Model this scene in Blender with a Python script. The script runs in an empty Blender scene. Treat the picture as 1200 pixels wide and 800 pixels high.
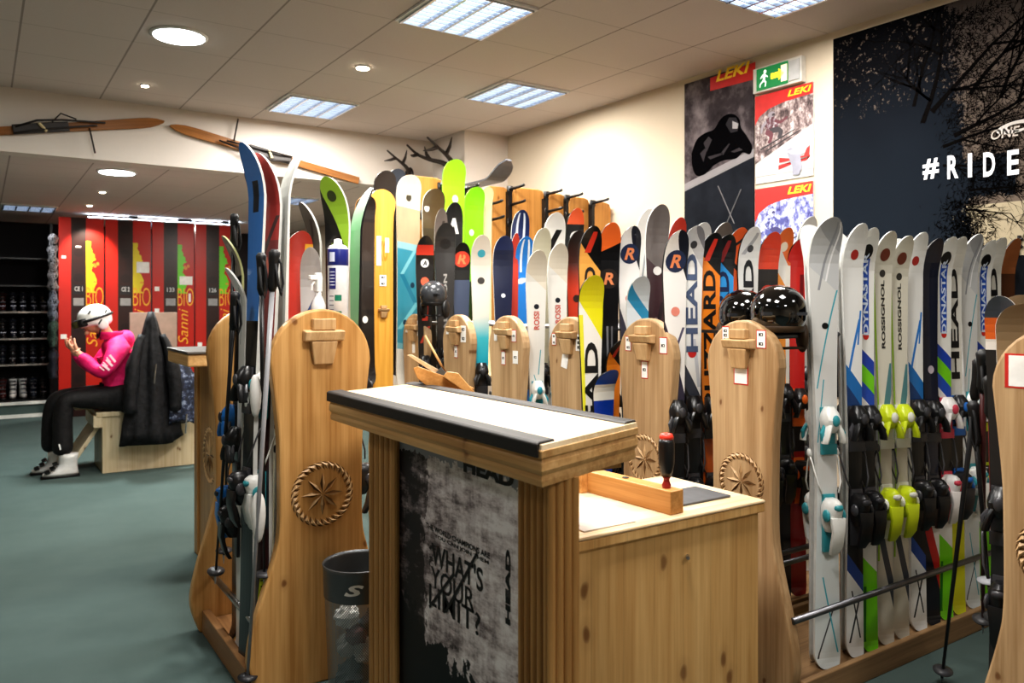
import bpy, math, random
from mathutils import Vector, Matrix, Euler
random.seed(7)
C = bpy.context.scene.collection
PI = math.pi
R = math.radians
# ------------------------------------------------------------------ camera
F, CX, CY, EYE = 932.0, 600.0, 358.0, 1.45
YAW = R(33.75)
FX, FY = math.sin(YAW), math.cos(YAW)
RX, RY = math.cos(YAW), -math.sin(YAW)
cam_d = bpy.data.cameras.new('camera')
cam = bpy.data.objects.new('camera', cam_d)
C.objects.link(cam)
cam.location = (0, 0, EYE)
cam.rotation_euler = (PI/2, 0, -YAW)
cam_d.sensor_width = 36
cam_d.lens = F/1200*36
cam_d.shift_y = -(400-CY)/1200
cam_d.clip_start = 0.05
cam_d.dof.use_dof = True
cam_d.dof.focus_distance = 3.1
cam_d.dof.aperture_fstop = 4.0
bpy.context.scene.camera = cam

def ray(px, py):
    u, v = (px-CX)/F, (CY-py)/F
    return Vector((FX+u*RX, FY+u*RY, v))
O = Vector((0, 0, EYE))
def atX(px, py, X):
    d = ray(px, py); return O + d*(X/d.x)
def atY(px, py, Y):
    d = ray(px, py); return O + d*(Y/d.y)
def atZ(px, py, z):
    d = ray(px, py); return O + d*((z-EYE)/d.z)

# ------------------------------------------------------------------ materials
def lin(c):
    return tuple(((x/255)/12.92 if x/255 <= 0.04045 else ((x/255+0.055)/1.055)**2.4) for x in c[:3]) + (1.0,)
class N:
    def __init__(s, name):
        s.m = bpy.data.materials.new(name); s.m.use_nodes = True
        s.t = s.m.node_tree; s.b = s.t.nodes['Principled BSDF']
    def n(s, kind, **kw):
        x = s.t.nodes.new(kind)
        for k, v in kw.items(): setattr(x, k, v)
        return x
    def l(s, a, b): s.t.links.new(a, b)
    def math(s, op, a, b=None, c=None):
        x = s.n('ShaderNodeMath', operation=op)
        for i, v in enumerate((a, b, c)):
            if v is None: continue
            if isinstance(v, (int, float)): x.inputs[i].default_value = v
            else: s.l(v, x.inputs[i])
        return x.outputs[0]
    def mix(s, fac, a, b):
        x = s.n('ShaderNodeMix', data_type='RGBA')
        for i, v in ((0, fac), (6, a), (7, b)):
            if isinstance(v, (int, float)): x.inputs[i].default_value = v
            elif isinstance(v, tuple): x.inputs[i].default_value = v
            else: s.l(v, x.inputs[i])
        return x.outputs[2]
    def ramp(s, fac, stops, interp='LINEAR'):
        x = s.n('ShaderNodeValToRGB'); x.color_ramp.interpolation = interp
        e = x.color_ramp.elements
        while len(e) > 1: e.remove(e[-1])
        e[0].position = stops[0][0]; e[0].color = stops[0][1]
        for p, c in stops[1:]:
            q = e.new(min(1, max(0, p))); q.color = c
        s.l(fac, x.inputs[0]); return x.outputs[0]
    def obj(s, scale=(1, 1, 1), rnd=False):
        tc = s.n('ShaderNodeTexCoord'); mp = s.n('ShaderNodeMapping')
        mp.inputs['Scale'].default_value = scale
        if rnd:
            oi = s.n('ShaderNodeObjectInfo'); cx = s.n('ShaderNodeVectorMath', operation='SCALE')
            cx.inputs[0].default_value = (31, 17, 23); s.l(oi.outputs['Random'], cx.inputs['Scale'])
            ad = s.n('ShaderNodeVectorMath', operation='ADD')
            s.l(tc.outputs['Object'], ad.inputs[0]); s.l(cx.outputs[0], ad.inputs[1]); s.l(ad.outputs[0], mp.inputs[0])
        else: s.l(tc.outputs['Object'], mp.inputs[0])
        return mp.outputs[0]
    def noise(s, vec, scale, detail=3, rough=.55):
        x = s.n('ShaderNodeTexNoise'); x.inputs['Scale'].default_value = scale
        x.inputs['Detail'].default_value = detail; x.inputs['Roughness'].default_value = rough
        s.l(vec, x.inputs['Vector']); return x.outputs['Fac']
    def bump(s, h, strength=.2, dist=.01):
        x = s.n('ShaderNodeBump'); x.inputs['Strength'].default_value = strength; x.inputs['Distance'].default_value = dist
        s.l(h, x.inputs['Height']); s.l(x.outputs[0], s.b.inputs['Normal'])
    def fin(s, col=None, rough=.5, metal=0, spec=None, coat=0, alpha=None):
        if col is not None:
            if isinstance(col, tuple): s.b.inputs['Base Color'].default_value = col
            else: s.l(col, s.b.inputs['Base Color'])
        s.b.inputs['Roughness'].default_value = rough
        s.b.inputs['Metallic'].default_value = metal
        if spec is not None: s.b.inputs['Specular IOR Level'].default_value = spec
        if coat: s.b.inputs['Coat Weight'].default_value = coat
        return s.m
_pc = {}
def plain(c, rough=.5, metal=0, var=.06, name='paint', spec=None, coat=0):
    key = (tuple(c), rough, metal, var, coat, spec)
    if key in _pc: return _pc[key]
    k = N(name); col = lin(c)
    f = k.noise(k.obj(), 18, 3)
    d = tuple(x*(1-var*2) for x in col[:3])+(1,); h = tuple(min(1, x*(1+var)) for x in col[:3])+(1,)
    _pc[key] = k.fin(k.ramp(f, [(.3, d), (.7, h)]), rough, metal, spec, coat)
    return _pc[key]
def emit(c, strength, name='glow', var=.1):
    k = N(name); f = k.noise(k.obj(), 9, 2)
    col = lin(c); k.fin(col, .5)
    e = k.ramp(f, [(.3, tuple(x*(1-var) for x in col[:3])+(1,)), (.7, col)])
    k.l(e, k.b.inputs['Emission Color']); k.b.inputs['Emission Strength'].default_value = strength
    return k.m
def wood(name, c1, c2, axis=2, knots=.5, plank=None, rough=.42, grain=1.0, flat=1, ks=.05):
    k = N(name)
    sc = [26*grain]*3; sc[axis] = 1.3
    v = k.obj(tuple(sc), rnd=True)
    f = k.noise(v, 1.0, 4, .6)
    sc2 = [5*grain]*3; sc2[axis] = .35
    f2 = k.noise(k.obj(tuple(sc2), rnd=True), 1.0, 2, .5)
    sc4 = [95*grain]*3; sc4[axis] = 2.2
    f3 = k.noise(k.obj(tuple(sc4), rnd=True), 1.0, 2, .6)
    f = k.math('ADD', k.math('ADD', k.math('MULTIPLY', f, .5), k.math('MULTIPLY', f2, .4)), k.math('MULTIPLY', f3, .25))
    col = k.ramp(f, [(.42, lin(c1)), (.58, lin(tuple((a+b)/2 for a, b in zip(c1, c2)))), (.70, lin(c2))])
    if knots:
        sc3 = [5.6]*3; sc3[axis] = 3.4
        if axis != 2: flat = 2
        sx = k.n('ShaderNodeSeparateXYZ'); k.l(k.obj(tuple(sc3)), sx.inputs[0])
        cx_ = k.n('ShaderNodeCombineXYZ'); oth = [q for q in (0, 1, 2) if q not in (axis, flat)][0]
        oi = k.n('ShaderNodeObjectInfo'); sh_ = k.math('MULTIPLY', oi.outputs['Random'], 37.0)
        wob = k.math('MULTIPLY', k.noise(k.obj(), 9, 2), .25)
        k.l(k.math('ADD', k.math('ADD', sx.outputs[oth], sh_), wob), cx_.inputs[0]); k.l(k.math('ADD', sx.outputs[axis], sh_), cx_.inputs[1])
        vo = k.n('ShaderNodeTexVoronoi', voronoi_dimensions='2D'); k.l(cx_.outputs[0], vo.inputs['Vector']); vo.inputs['Scale'].default_value = 1.0
        pick = k.n('ShaderNodeSeparateColor'); k.l(vo.outputs['Color'], pick.inputs[0])
        on = k.math('LESS_THAN', pick.outputs[0], knots)
        kn = k.math('MULTIPLY', on, k.ramp(vo.outputs['Distance'], [(.0, (.85, .85, .85, 1)), (ks*.6, (.8, .8, .8, 1)), (ks, (.4, .4, .4, 1)), (ks*1.15, (.16, .16, .16, 1)), (ks*2.6, (0, 0, 0, 1))]))
        col = k.mix(kn, col, lin((c1[0]*.5, c1[1]*.36, c1[2]*.24)))
    if plank:
        ax, w = plank
        tc = k.n('ShaderNodeTexCoord'); sp = k.n('ShaderNodeSeparateXYZ'); k.l(tc.outputs['Object'], sp.inputs[0])
        fr = k.math('FRACT', k.math('DIVIDE', k.math('ADD', sp.outputs[ax], 10.03), w))
        seam = k.math('LESS_THAN', fr, .018)
        fl = k.math('FLOOR', k.math('DIVIDE', k.math('ADD', sp.outputs[ax], 10.03), w))
        wn = k.n('ShaderNodeTexWhiteNoise', noise_dimensions='1D'); k.l(fl, wn.inputs['W'])
        col = k.mix(k.math('MULTIPLY', wn.outputs['Value'], .22), col, lin(tuple(x*.8 for x in c1)))
        col = k.mix(k.math('MULTIPLY', seam, .25), col, lin(tuple(x*.5 for x in c1)))
    k.bump(f, .08, .004)
    return k.fin(col, rough, spec=.35)

W_PANEL = wood('pine_panel', (204, 174, 136), (156, 124, 88), 2, .5, ks=.04)
W_PANELY = wood('honey_pine_panel', (214, 170, 112), (168, 122, 68), 2, .5, ks=.05)
W_CAB = wood('knotty_pine', (228, 190, 132), (194, 148, 90), 2, .75, plank=(0, .125), ks=.085)
W_POST = wood('fluted_pine', (206, 162, 104), (160, 116, 66), 2, .25)
W_CAP = wood('pine_moulding', (226, 188, 134), (182, 136, 84), 1, .25)
W_TOPL = wood('worn_pale_pine', (232, 214, 186), (206, 178, 138), 1, .1, rough=.5)
W_TOPX = wood('worn_pale_pine_bench', (232, 214, 186), (206, 176, 134), 0, .1, rough=.5)
W_BASE = wood('rack_base_pine', (156, 126, 92), (116, 90, 62), 0, .3)
W_BASEY = wood('rack_base_pine_long', (166, 126, 86), (122, 88, 56), 1, .3)
W_SLAT = wood('orange_pine', (210, 154, 86), (176, 120, 58), 2, .3)
W_YEL = wood('yellow_pine', (232, 182, 90), (204, 146, 58), 2, .3)
W_BAR = wood('orange_pine_bar', (218, 168, 108), (176, 124, 68), 1, .2)
W_PLY = wood('birch_plywood', (216, 202, 174), (188, 170, 136), 2, .15)
W_OLD = wood('old_ski_wood', (168, 112, 50), (118, 72, 26), 0, .0, rough=.4)
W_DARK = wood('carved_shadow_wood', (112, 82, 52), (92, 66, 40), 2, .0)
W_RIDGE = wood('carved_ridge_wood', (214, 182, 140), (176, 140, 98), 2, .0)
BLACK = plain((16, 16, 18), .45, name='black_plastic')
SATIN = plain((24, 24, 26), .3, name='satin_black')
GLOSS = plain((8, 8, 9), .08, name='gloss_black', coat=1.0)
RUB = plain((40, 36, 34), .6, name='rubber_strip')
GREYM = plain((96, 98, 100), .4, name='grey_metal', metal=.6)
STEEL = plain((176, 176, 178), .28, metal=1, name='steel')
DSTEEL = plain((112, 112, 116), .35, metal=1, name='dull_steel')
WHITE = plain((236, 236, 234), .35, name='white_plastic')
PAPER = plain((244, 242, 238), .7, name='paper')
REDP = plain((196, 40, 34), .5, name='red_print')
INK = plain((22, 22, 24), .6, name='ink')
def pal(c, rough=.38): return plain(c, rough, name='colour_plastic', var=.04)

# ------------------------------------------------------------------ mesh builder
class MB:
    def __init__(s): s.v = []; s.f = []; s.mi = []; s.uv = {}
    def add(s, vs, fs, mi=0):
        o = len(s.v); s.v += [Vector(p) for p in vs]
        for f in fs: s.f.append([i+o for i in f]); s.mi.append(mi)
        return s
    def hexa(s, p, mi=0):   # p: bottom 4 ccw, top 4 ccw
        return s.add(p, [(3, 2, 1, 0), (4, 5, 6, 7), (0, 1, 5, 4), (1, 2, 6, 5), (2, 3, 7, 6), (3, 0, 4, 7)], mi)
    def box(s, c, d, mi=0, rot=None):
        x, y, z = d[0]/2, d[1]/2, d[2]/2
        p = [Vector(q) for q in ((-x, -y, -z), (x, -y, -z), (x, y, -z), (-x, y, -z), (-x, -y, z), (x, -y, z), (x, y, z), (-x, y, z))]
        if rot is not None: p = [rot @ q for q in p]
        return s.hexa([q+Vector(c) for q in p], mi)
    def bx(s, x0, x1, y0, y1, z0, z1, mi=0):
        return s.box(((x0+x1)/2, (y0+y1)/2, (z0+z1)/2), (x1-x0, y1-y0, z1-z0), mi)
    def loft(s, rings, mi=0, cap=True, closed=True):
        n = len(rings[0]); o = len(s.v)
        for r in rings: s.v += [Vector(p) for p in r]
        for i in range(len(rings)-1):
            for j in range(n if closed else n-1):
                k = (j+1) % n
                s.f.append([o+i*n+j, o+i*n+k, o+(i+1)*n+k, o+(i+1)*n+j]); s.mi.append(mi)
        if cap:
            s.f.append([o+j for j in range(n)][::-1]); s.mi.append(mi)
            s.f.append([o+(len(rings)-1)*n+j for j in range(n)]); s.mi.append(mi)
        return s
    def tube(s, pts, r, n=8, mi=0):
        pts = [Vector(p) for p in pts]; rs = r if isinstance(r, (list, tuple)) else [r]*len(pts)
        rings = []; up = None
        for i, p in enumerate(pts):
            d = (pts[min(i+1, len(pts)-1)]-pts[max(i-1, 0)]).normalized()
            if up is None:
                up = Vector((0, 0, 1)) if abs(d.z) < .9 else Vector((1, 0, 0))
            a = d.cross(up).normalized(); b = a.cross(d).normalized(); up = b
            rings.append([p+(a*math.cos(2*PI*j/n)+b*math.sin(2*PI*j/n))*rs[i] for j in range(n)])
        rings = [q[::-1] for q in rings]
        return s.loft(rings, mi)
    def lathe(s, prof, c=(0, 0, 0), n=24, mi=0, cap=True, sy=1.0):
        c = Vector(c)
        rings = [[c+Vector((r*math.cos(2*PI*j/n), r*sy*math.sin(2*PI*j/n), z)) for j in range(n)] for r, z in prof]
        return s.loft(rings, mi, cap)
    def ell(s, c, d, n=16, m=10, mi=0, rot=None):
        c = Vector(c); rings = []
        for i in range(m+1):
            t = -PI/2+PI*i/m; t = max(-PI/2+.02, min(PI/2-.02, t))
            ring = [Vector((d[0]*math.cos(t)*math.cos(2*PI*j/n), d[1]*math.cos(t)*math.sin(2*PI*j/n), d[2]*math.sin(t))) for j in range(n)]
            if rot is not None: ring = [rot @ q for q in ring]
            rings.append([c+q for q in ring])
        return s.loft(rings, mi)
    def prism(s, poly, fn, d0, d1, mi=0):   # poly 2D ccw; fn(a,b,d)->point
        n = len(poly); o = len(s.v)
        s.v += [Vector(fn(a, b, d0)) for a, b in poly] + [Vector(fn(a, b, d1)) for a, b in poly]
        s.f.append([o+i for i in range(n)]); s.mi.append(mi)
        s.f.append([o+n+i for i in range(n)][::-1]); s.mi.append(mi)
        for i in range(n):
            j = (i+1) % n
            s.f.append([o+j, o+i, o+n+i, o+n+j]); s.mi.append(mi)
        return s
    def mesh(s, name, mats, smooth=False):
        me = bpy.data.meshes.new(name)
        me.from_pydata([tuple(v) for v in s.v], [], s.f)
        for m in (mats if isinstance(mats, (list, tuple)) else [mats]): me.materials.append(m)
        for p, k in zip(me.polygons, s.mi): p.material_index = k; p.use_smooth = smooth
        if s.uv:
            uv = me.uv_layers.new(name='UVMap')
            for p in me.polygons:
                for li in p.loop_indices:
                    uv.data[li].uv = s.uv.get(me.loops[li].vertex_index, (0, 0))
        import bmesh
        b = bmesh.new(); b.from_mesh(me); bmesh.ops.recalc_face_normals(b, faces=b.faces); b.to_mesh(me); b.free()
        me.update(); return me
    def build(s, name, mats, parent=None, smooth=False, bevel=0, sub=0, autos=0):
        o = link(name, s.mesh(name, mats, smooth), parent)
        if bevel:
            m = o.modifiers.new('bevel', 'BEVEL'); m.width = bevel; m.segments = 2; m.limit_method = 'ANGLE'; m.angle_limit = R(40)
        if sub:
            m = o.modifiers.new('sub', 'SUBSURF'); m.levels = sub; m.render_levels = sub
        return o
def link(name, me, parent=None):
    o = bpy.data.objects.new(name, me); C.objects.link(o)
    if parent is not None: o.parent = parent
    return o
def tag(o, label, cat, group=None, kind=None):
    if label: o['label'] = label
    if cat: o['category'] = cat
    if group: o['group'] = group
    if kind: o['kind'] = kind
    return o
def thing(name, label, cat, loc=(0, 0, 0), rotz=0, group=None):
    o = bpy.data.objects.new(name, None); C.objects.link(o); o.empty_display_size = .05
    o.location = loc; o.rotation_euler = (0, 0, rotz)
    return tag(o, label, cat, group)
def struct(o):
    o['kind'] = 'structure'; return o
_tx = {}
def text_data(body, bold=.0, shear=0.0):
    key = (body, bold, shear)
    if key not in _tx:
        cu = bpy.data.curves.new('t', 'FONT'); cu.body = body; cu.offset = bold; cu.shear = shear; cu.resolution_u = 3
        ob = bpy.data.objects.new('t', cu); C.objects.link(ob)
        dg = bpy.context.evaluated_depsgraph_get()
        me = bpy.data.meshes.new_from_object(ob.evaluated_get(dg))
        vs = [v.co.copy() for v in me.vertices]; fs = [list(p.vertices) for p in me.polygons]
        bpy.data.objects.remove(ob); bpy.data.meshes.remove(me)
        x0 = min(v.x for v in vs); x1 = max(v.x for v in vs); y0 = min(v.y for v in vs); y1 = max(v.y for v in vs)
        _tx[key] = ([((v.x-(x0+x1)/2)/(x1-x0), (v.y-(y0+y1)/2)/(y1-y0)) for v in vs], fs)
    return _tx[key]
def put_text(mb, body, c, right, up, w, h, bold=.02, shear=0.0, mi=0):
    vs, fs = text_data(body, bold, shear); c, right, up = Vector(c), Vector(right), Vector(up)
    mb.add([c+right*(a*w)+up*(b*h) for a, b in vs], fs, mi); return mb
def text(name, body, c, right, up, w, h, mat, parent, bold=.02, shear=0.0):
    return put_text(MB(), body, c, right, up, w, h, bold, shear).build(name, mat, parent)
def spline(pts, n=8):
    out = []
    for i in range(len(pts)-1):
        p0 = pts[max(i-1, 0)]; p1 = pts[i]; p2 = pts[i+1]; p3 = pts[min(i+2, len(pts)-1)]
        for k in range(n):
            t = k/n
            out.append(tuple(.5*((2*b)+(-a+c)*t+(2*a-5*b+4*c-d)*t*t+(-a+3*b-3*c+d)*t**3) for a, b, c, d in zip(p0, p1, p2, p3)))
    out.append(tuple(pts[-1])); return out
def skin_mesh(verts, edges, radii, root, sub=2, mats=None):
    me = bpy.data.meshes.new('s'); me.from_pydata(verts, edges, [])
    ob = bpy.data.objects.new('s', me); C.objects.link(ob)
    m = ob.modifiers.new('skin', 'SKIN'); m.use_smooth_shade = True; m.branch_smoothing = .6
    for i, d in enumerate(me.skin_vertices[0].data):
        r = radii[i]; d.radius = r if isinstance(r, tuple) else (r, r); d.use_root = (i == root)
    s = ob.modifiers.new('sub', 'SUBSURF'); s.levels = sub; s.render_levels = sub
    dg = bpy.context.evaluated_depsgraph_get(); dg.update()
    out = bpy.data.meshes.new_from_object(ob.evaluated_get(dg))
    bpy.data.objects.remove(ob)
    out.materials.clear()
    for x in (mats or []): out.materials.append(x)
    for p in out.polygons: p.use_smooth = True; p.material_index = 0
    return out

# ------------------------------------------------------------------ room
CEIL, CEIL2 = 3.11, 2.66
WX = 4.3          # right wall
HY = 7.15         # header wall
BY = 13.6
def carpet():
    k = N('carpet'); v = k.obj()
    f = k.noise(v, 420, 2); g = k.noise(v, 2.6, 6, .7)
    col = k.mix(k.math('MULTIPLY', f, .9), lin((34, 47, 47)), lin((126, 143, 139)))
    col = k.mix(k.math('MULTIPLY', g, .55), col, lin((52, 70, 68)))
    k.bump(f, .5, .004); return k.fin(col, .95, spec=.1)
def tiles():
    k = N('ceiling_tiles'); tc = k.n('ShaderNodeTexCoord'); sp = k.n('ShaderNodeSeparateXYZ'); k.l(tc.outputs['Object'], sp.inputs[0])
    fx = k.math('FRACT', k.math('DIVIDE', k.math('ADD', sp.outputs[0], 60-.194+.004), .6))
    fy = k.math('FRACT', k.math('DIVIDE', k.math('ADD', sp.outputs[1], 62.9-4.852+.003), .629))
    a = k.math('LESS_THAN', fx, .02); b = k.math('LESS_THAN', fy, .013)
    f = k.noise(k.obj(), 160, 2); g = k.noise(k.obj(), .7, 2)
    col = k.mix(k.math('MULTIPLY', f, .5), lin((200, 190, 184)), lin((220, 211, 205)))
    col = k.mix(k.math('MULTIPLY', g, .2), col, lin((206, 196, 188)))
    col = k.mix(k.math('MULTIPLY', b, .35), col, lin((120, 108, 100)))
    col = k.mix(k.math('MULTIPLY', a, .6), col, lin((104, 92, 86)))
    k.bump(f, .12, .003); return k.fin(col, .9, spec=.15)
def wallpaint(name, c):
    k = N(name); f = k.noise(k.obj(), 60, 3); g = k.noise(k.obj(), 1.2, 3)
    col = k.mix(k.math('MULTIPLY', f, .3), lin(c), lin(tuple(x*.93 for x in c)))
    col = k.mix(k.math('MULTIPLY', g, .25), col, lin(tuple(x*.9 for x in c)))
    k.bump(f, .06, .003); return k.fin(col, .85, spec=.2)
M_CARPET, M_TILE = carpet(), tiles()
M_WALL = wallpaint('cream_wall', (208, 194, 174)); M_BEAM = wallpaint('grey_white_wall', (216, 208, 200)); M_DARKW = wallpaint('dark_wall', (40, 38, 40))
struct(MB().bx(-4, WX, -3, BY, -.1, 0).build('floor', M_CARPET))
struct(MB().bx(-4, WX, -3, HY+.18, CEIL, CEIL+.1).build('ceiling', M_TILE))
struct(MB().bx(-4, WX, HY+.18, BY, CEIL2, CEIL2+.1).build('ceiling_back', M_TILE))
struct(MB().bx(WX, WX+.15, -3, BY, -.1, CEIL).build('wall_right', M_WALL))
struct(MB().bx(-4.15, -4, -3, BY, -.1, CEIL).build('wall_left', M_WALL))
struct(MB().bx(-4, WX, -3.15, -3, -.1, CEIL).build('wall_front', M_WALL))
mb = MB(); mb.bx(-4, 3.25, HY, HY+.18, CEIL2-.04, CEIL); mb.bx(3.25, WX, HY, HY+.18, 0, CEIL)
struct(mb.build('wall_back', M_BEAM))
struct(MB().bx(-4, WX, BY, BY+.15, -.1, CEIL2).build('wall_far', M_DARKW))
struct(MB().bx(3.81, WX, 6.51, HY, 0, CEIL).build('trim_1', M_BEAM))
# raised platform along the far end
mb = MB(); mb.bx(-1.5, .82, 12.1, BY, 0, .19)
struct(mb.build('trim_2', M_CARPET))
mb = MB(); mb.bx(-1.5, .83, 12.06, 12.12, .17, .205); mb.bx(-1.5, .83, 12.07, 12.1, 0, .045)
struct(mb.build('trim_3', plain((226, 226, 220), .5, name='white_edging')))

# ------------------------------------------------------------------ ceiling lights
M_GLOW = emit((222, 236, 255), 2.2, 'tube_glow', .05)
M_LED = emit((244, 250, 255), 12.0, 'led_glow', .02)
M_SPOT = emit((255, 236, 210), 20.0, 'spot_glow', .02)
M_LOUV = plain((190, 196, 204), .25, metal=.8, name='louvre_metal')
def panel_light(a, b, label, z=CEIL, scale=1.0):
    x0, y0 = a*.6+.194, b*.629+4.852
    t = thing('ceiling_light', label, 'ceiling light', (x0+.3, y0+.3145, z), 0, 'square louvred ceiling lights')
    mb = MB()
    for s in (-1, 1):
        mb.box((s*.285, 0, -.006), (.024, .6, .014)); mb.box((0, s*.295, -.006), (.56, .024, .014))
    mb.build('frame', WHITE, t)
    MB().box((0, 0, -.002), (.54, .56, .003)).build('diffuser', M_GLOW, t)
    mb = MB()
    for i in range(5): mb.box((-.27+.135*i, 0, -.014), (.016, .57, .022))
    for i in range(11): mb.box((0, -.28+.056*i, -.013), (.54, .007, .018))
    mb.build('louvre', M_LOUV, t)
    return t
panel_light(3, 2, 'square louvred ceiling light just in front of the header wall')
panel_light(3, -2, 'large louvred ceiling light at top centre of the ceiling')
panel_light(5, 0, 'square louvred ceiling light nearest the cream right wall corner')
panel_light(5, -4, 'louvred ceiling light cut by the top edge, above the posters')
for a, b in ((1, -6), (5, -8), (1, -10), (-2, -3), (-2, -8), (3, -6), (1, -4)):  # unseen fixtures added on the tile grid for extra light
    panel_light(a, b, 'unseen square louvred ceiling light, added out of view to brighten the room')
def round_light(p, r, label, mat, name='round_light', grp='round ceiling lights'):
    t = thing(name, label, 'ceiling light', p, 0, grp)
    MB().lathe([(r*1.12, 0), (r*1.12, -.008), (r*1.0, -.012)], n=32).build('trim_ring', WHITE, t, True)
    MB().lathe([(r*.98, -.012), (r*.98, -.016), (r*.5, -.02)], n=32).build('diffuser', mat, t, True)
round_light(atZ(210, 41, CEIL), .15, 'large round flat ceiling light left of the louvred lights', M_LED)
round_light(atZ(170, 99, CEIL), .028, 'small recessed spotlight below the large round light', M_SPOT, 'spotlight', 'recessed spotlights')
round_light(atZ(425, 78, CEIL), .045, 'bright small recessed spotlight between the louvred lights', M_SPOT, 'spotlight', 'recessed spotlights')
round_light(atZ(137, 201, CEIL2), .15, 'round flat ceiling light in the back room', M_LED)
round_light(atZ(120, 224, CEIL2), .03, 'small spotlight behind the back room round light', M_SPOT, 'spotlight', 'recessed spotlights')
round_light(atZ(105, 240, CEIL2), .03, 'small spotlight nearest the red panels', M_SPOT, 'spotlight', 'recessed spotlights')
panel_light(4, 6, 'louvred light in the back room ceiling behind the ski tips', CEIL2)
panel_light(0, 10, 'louvred light at far left over the dark boot shelves', CEIL2)
panel_light(3, 12, 'louvred light hidden behind the tall red panels', CEIL2)

def lamp(kind, loc, power, size=.3, col=(1, .9, .78), rot=(0, 0, 0), spot=None):
    d = bpy.data.lights.new('lamp', kind); d.energy = power; d.color = col
    if kind == 'AREA': d.size = size
    else: d.shadow_soft_size = size
    if spot: d.spot_size = R(spot); d.spot_blend = .6
    o = bpy.data.objects.new('lamp', d); C.objects.link(o); o.location = loc; o.rotation_euler = rot; return o
p = atZ(112, 262, 2.66)
sl = lamp('SPOT', (1.18, 11.35, 2.6), 90, .03, (1, .85, .7), (R(38), 0, 0), 70)
# ------------------------------------------------------------------ rack panels
def panel_outline(H, R_, waist, flare, zflare=.17, zw0=.62, zw1=.98):
    half = [(flare*.86, 0), (flare*.98, zflare*.55), (flare, zflare), (flare*.9, zflare+.13), (waist*1.12, zw0-.12), (waist, zw0), (waist, zw1-.12), (waist*1.03, zw1), (R_*.97, H-R_*1.25), (R_, H-R_)]
    if H > 1.6: half[8:8] = [(waist*1.03, H-R_*3.2)]
    half = spline(half, 6)
    arc = [(R_*math.cos(t*PI/2/9), H-R_+R_*math.sin(t*PI/2/9)) for t in range(1, 10)]
    right = half+arc
    return right+[(-a, b) for a, b in right[::-1][1:]]
def rosette(parent, c, rad, y):
    """carved rosette on the face at local y (facing -y), centred at (cx, cz)"""
    cx, cz = c
    mb = MB(); n = 28; base = Vector((cx, y, cz))
    for i in range(n):
        t = 2*PI*i/n
        def pt(r, a, d): return base+Vector((math.cos(a)*rad*r, -d, math.sin(a)*rad*r))
        # flat notch, its shade put into the dark colour, beside a raised ridge
        a0, a1 = t-.10, t+.14
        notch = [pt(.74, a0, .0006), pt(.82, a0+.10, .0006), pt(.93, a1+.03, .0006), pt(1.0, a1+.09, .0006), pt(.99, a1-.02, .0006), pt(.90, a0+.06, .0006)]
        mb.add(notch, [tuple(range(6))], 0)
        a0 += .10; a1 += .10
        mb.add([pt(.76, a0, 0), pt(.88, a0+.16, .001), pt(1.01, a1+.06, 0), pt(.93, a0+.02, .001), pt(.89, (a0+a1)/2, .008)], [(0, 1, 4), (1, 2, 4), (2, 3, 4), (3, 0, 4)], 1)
    for i in range(8):
        t = PI/2+2*PI*i/8
        d = Vector((math.cos(t), 0, math.sin(t))); sd = Vector((-d.z, 0, d.x))*(rad*.075)
        base = Vector((cx, y-.0006, cz)); L = rad*.66
        p0, p1, p2, p3 = base+d*.004, base+d*L*.5+sd, base+d*L, base+d*L*.5-sd
        top = base+d*L*.5+Vector((0, -.0008, 0)); ridge = Vector((0, -.006, 0))
        mb.add([p0, p1, p2, top], [(0, 1, 3), (1, 2, 3)], 0)  # shaded half of the petal, shade painted as flat dark wood
        mb.add([p0, p3, p2, p0+ridge*.4, p2+ridge*.2, top+ridge], [(0, 3, 5), (3, 0, 1), (3, 1, 5), (1, 2, 4), (1, 4, 5)], 1)
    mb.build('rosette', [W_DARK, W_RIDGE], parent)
def tenon(parent, cx, cz, y, s=1.0, m=None):
    mb = MB(); m = m or W_RIDGE
    w = .075*s
    mb.hexa([(cx-w, y-.03, cz-.018*s), (cx+w, y-.03, cz-.018*s), (cx+w, y+.002, cz-.022*s), (cx-w, y+.002, cz-.022*s), (cx-w, y-.04, cz+.016*s), (cx+w, y-.04, cz+.016*s), (cx+w, y+.002, cz+.022*s), (cx-w, y+.002, cz+.022*s)])
    mb.build('tenon_bar', m, parent, bevel=.004)
    mb = MB(); a, b = .05*s, .036*s
    mb.hexa([(cx-b, y-.018, cz-.105*s), (cx+b, y-.018, cz-.105*s), (cx+b, y+.002, cz-.105*s), (cx-b, y+.002, cz-.105*s), (cx-a, y-.03, cz-.02*s), (cx+a, y-.03, cz-.02*s), (cx+a, y+.002, cz-.02*s), (cx-a, y+.002, cz-.02*s)])
    mb.bx(cx-.043*s, cx+.043*s, y-.028, y+.002, cz+.02*s, cz+.062*s)
    mb.build('tenon_key', m, parent, bevel=.004)
def sticker(parent, cx, cz, y, w, h, marks=2, red=True, tilt=0, name='price_tag'):
    rot = Matrix.Rotation(tilt, 3, 'Y'); mb = MB(); c = Vector((cx, y, cz))
    def rect(x, z, ww, hh, d, mi): mb.box(c+rot @ Vector((x, -d, z)), (ww, .0008, hh), mi, rot)
    if red: rect(0, 0, w*1.16, h*1.12, .0006, 1)
    rect(0, 0, w, h, .0014, 0)
    for i in range(marks):
        z = h*(.28-.56*i/max(1, marks-1)) if marks > 1 else 0
        rect(0, z, w*.5, h*.17, .0022, 2); rect(w*.08, z, w*.18, h*.07, .003, 0)
    return mb.build(name, [PAPER, REDP, INK], parent)
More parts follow.
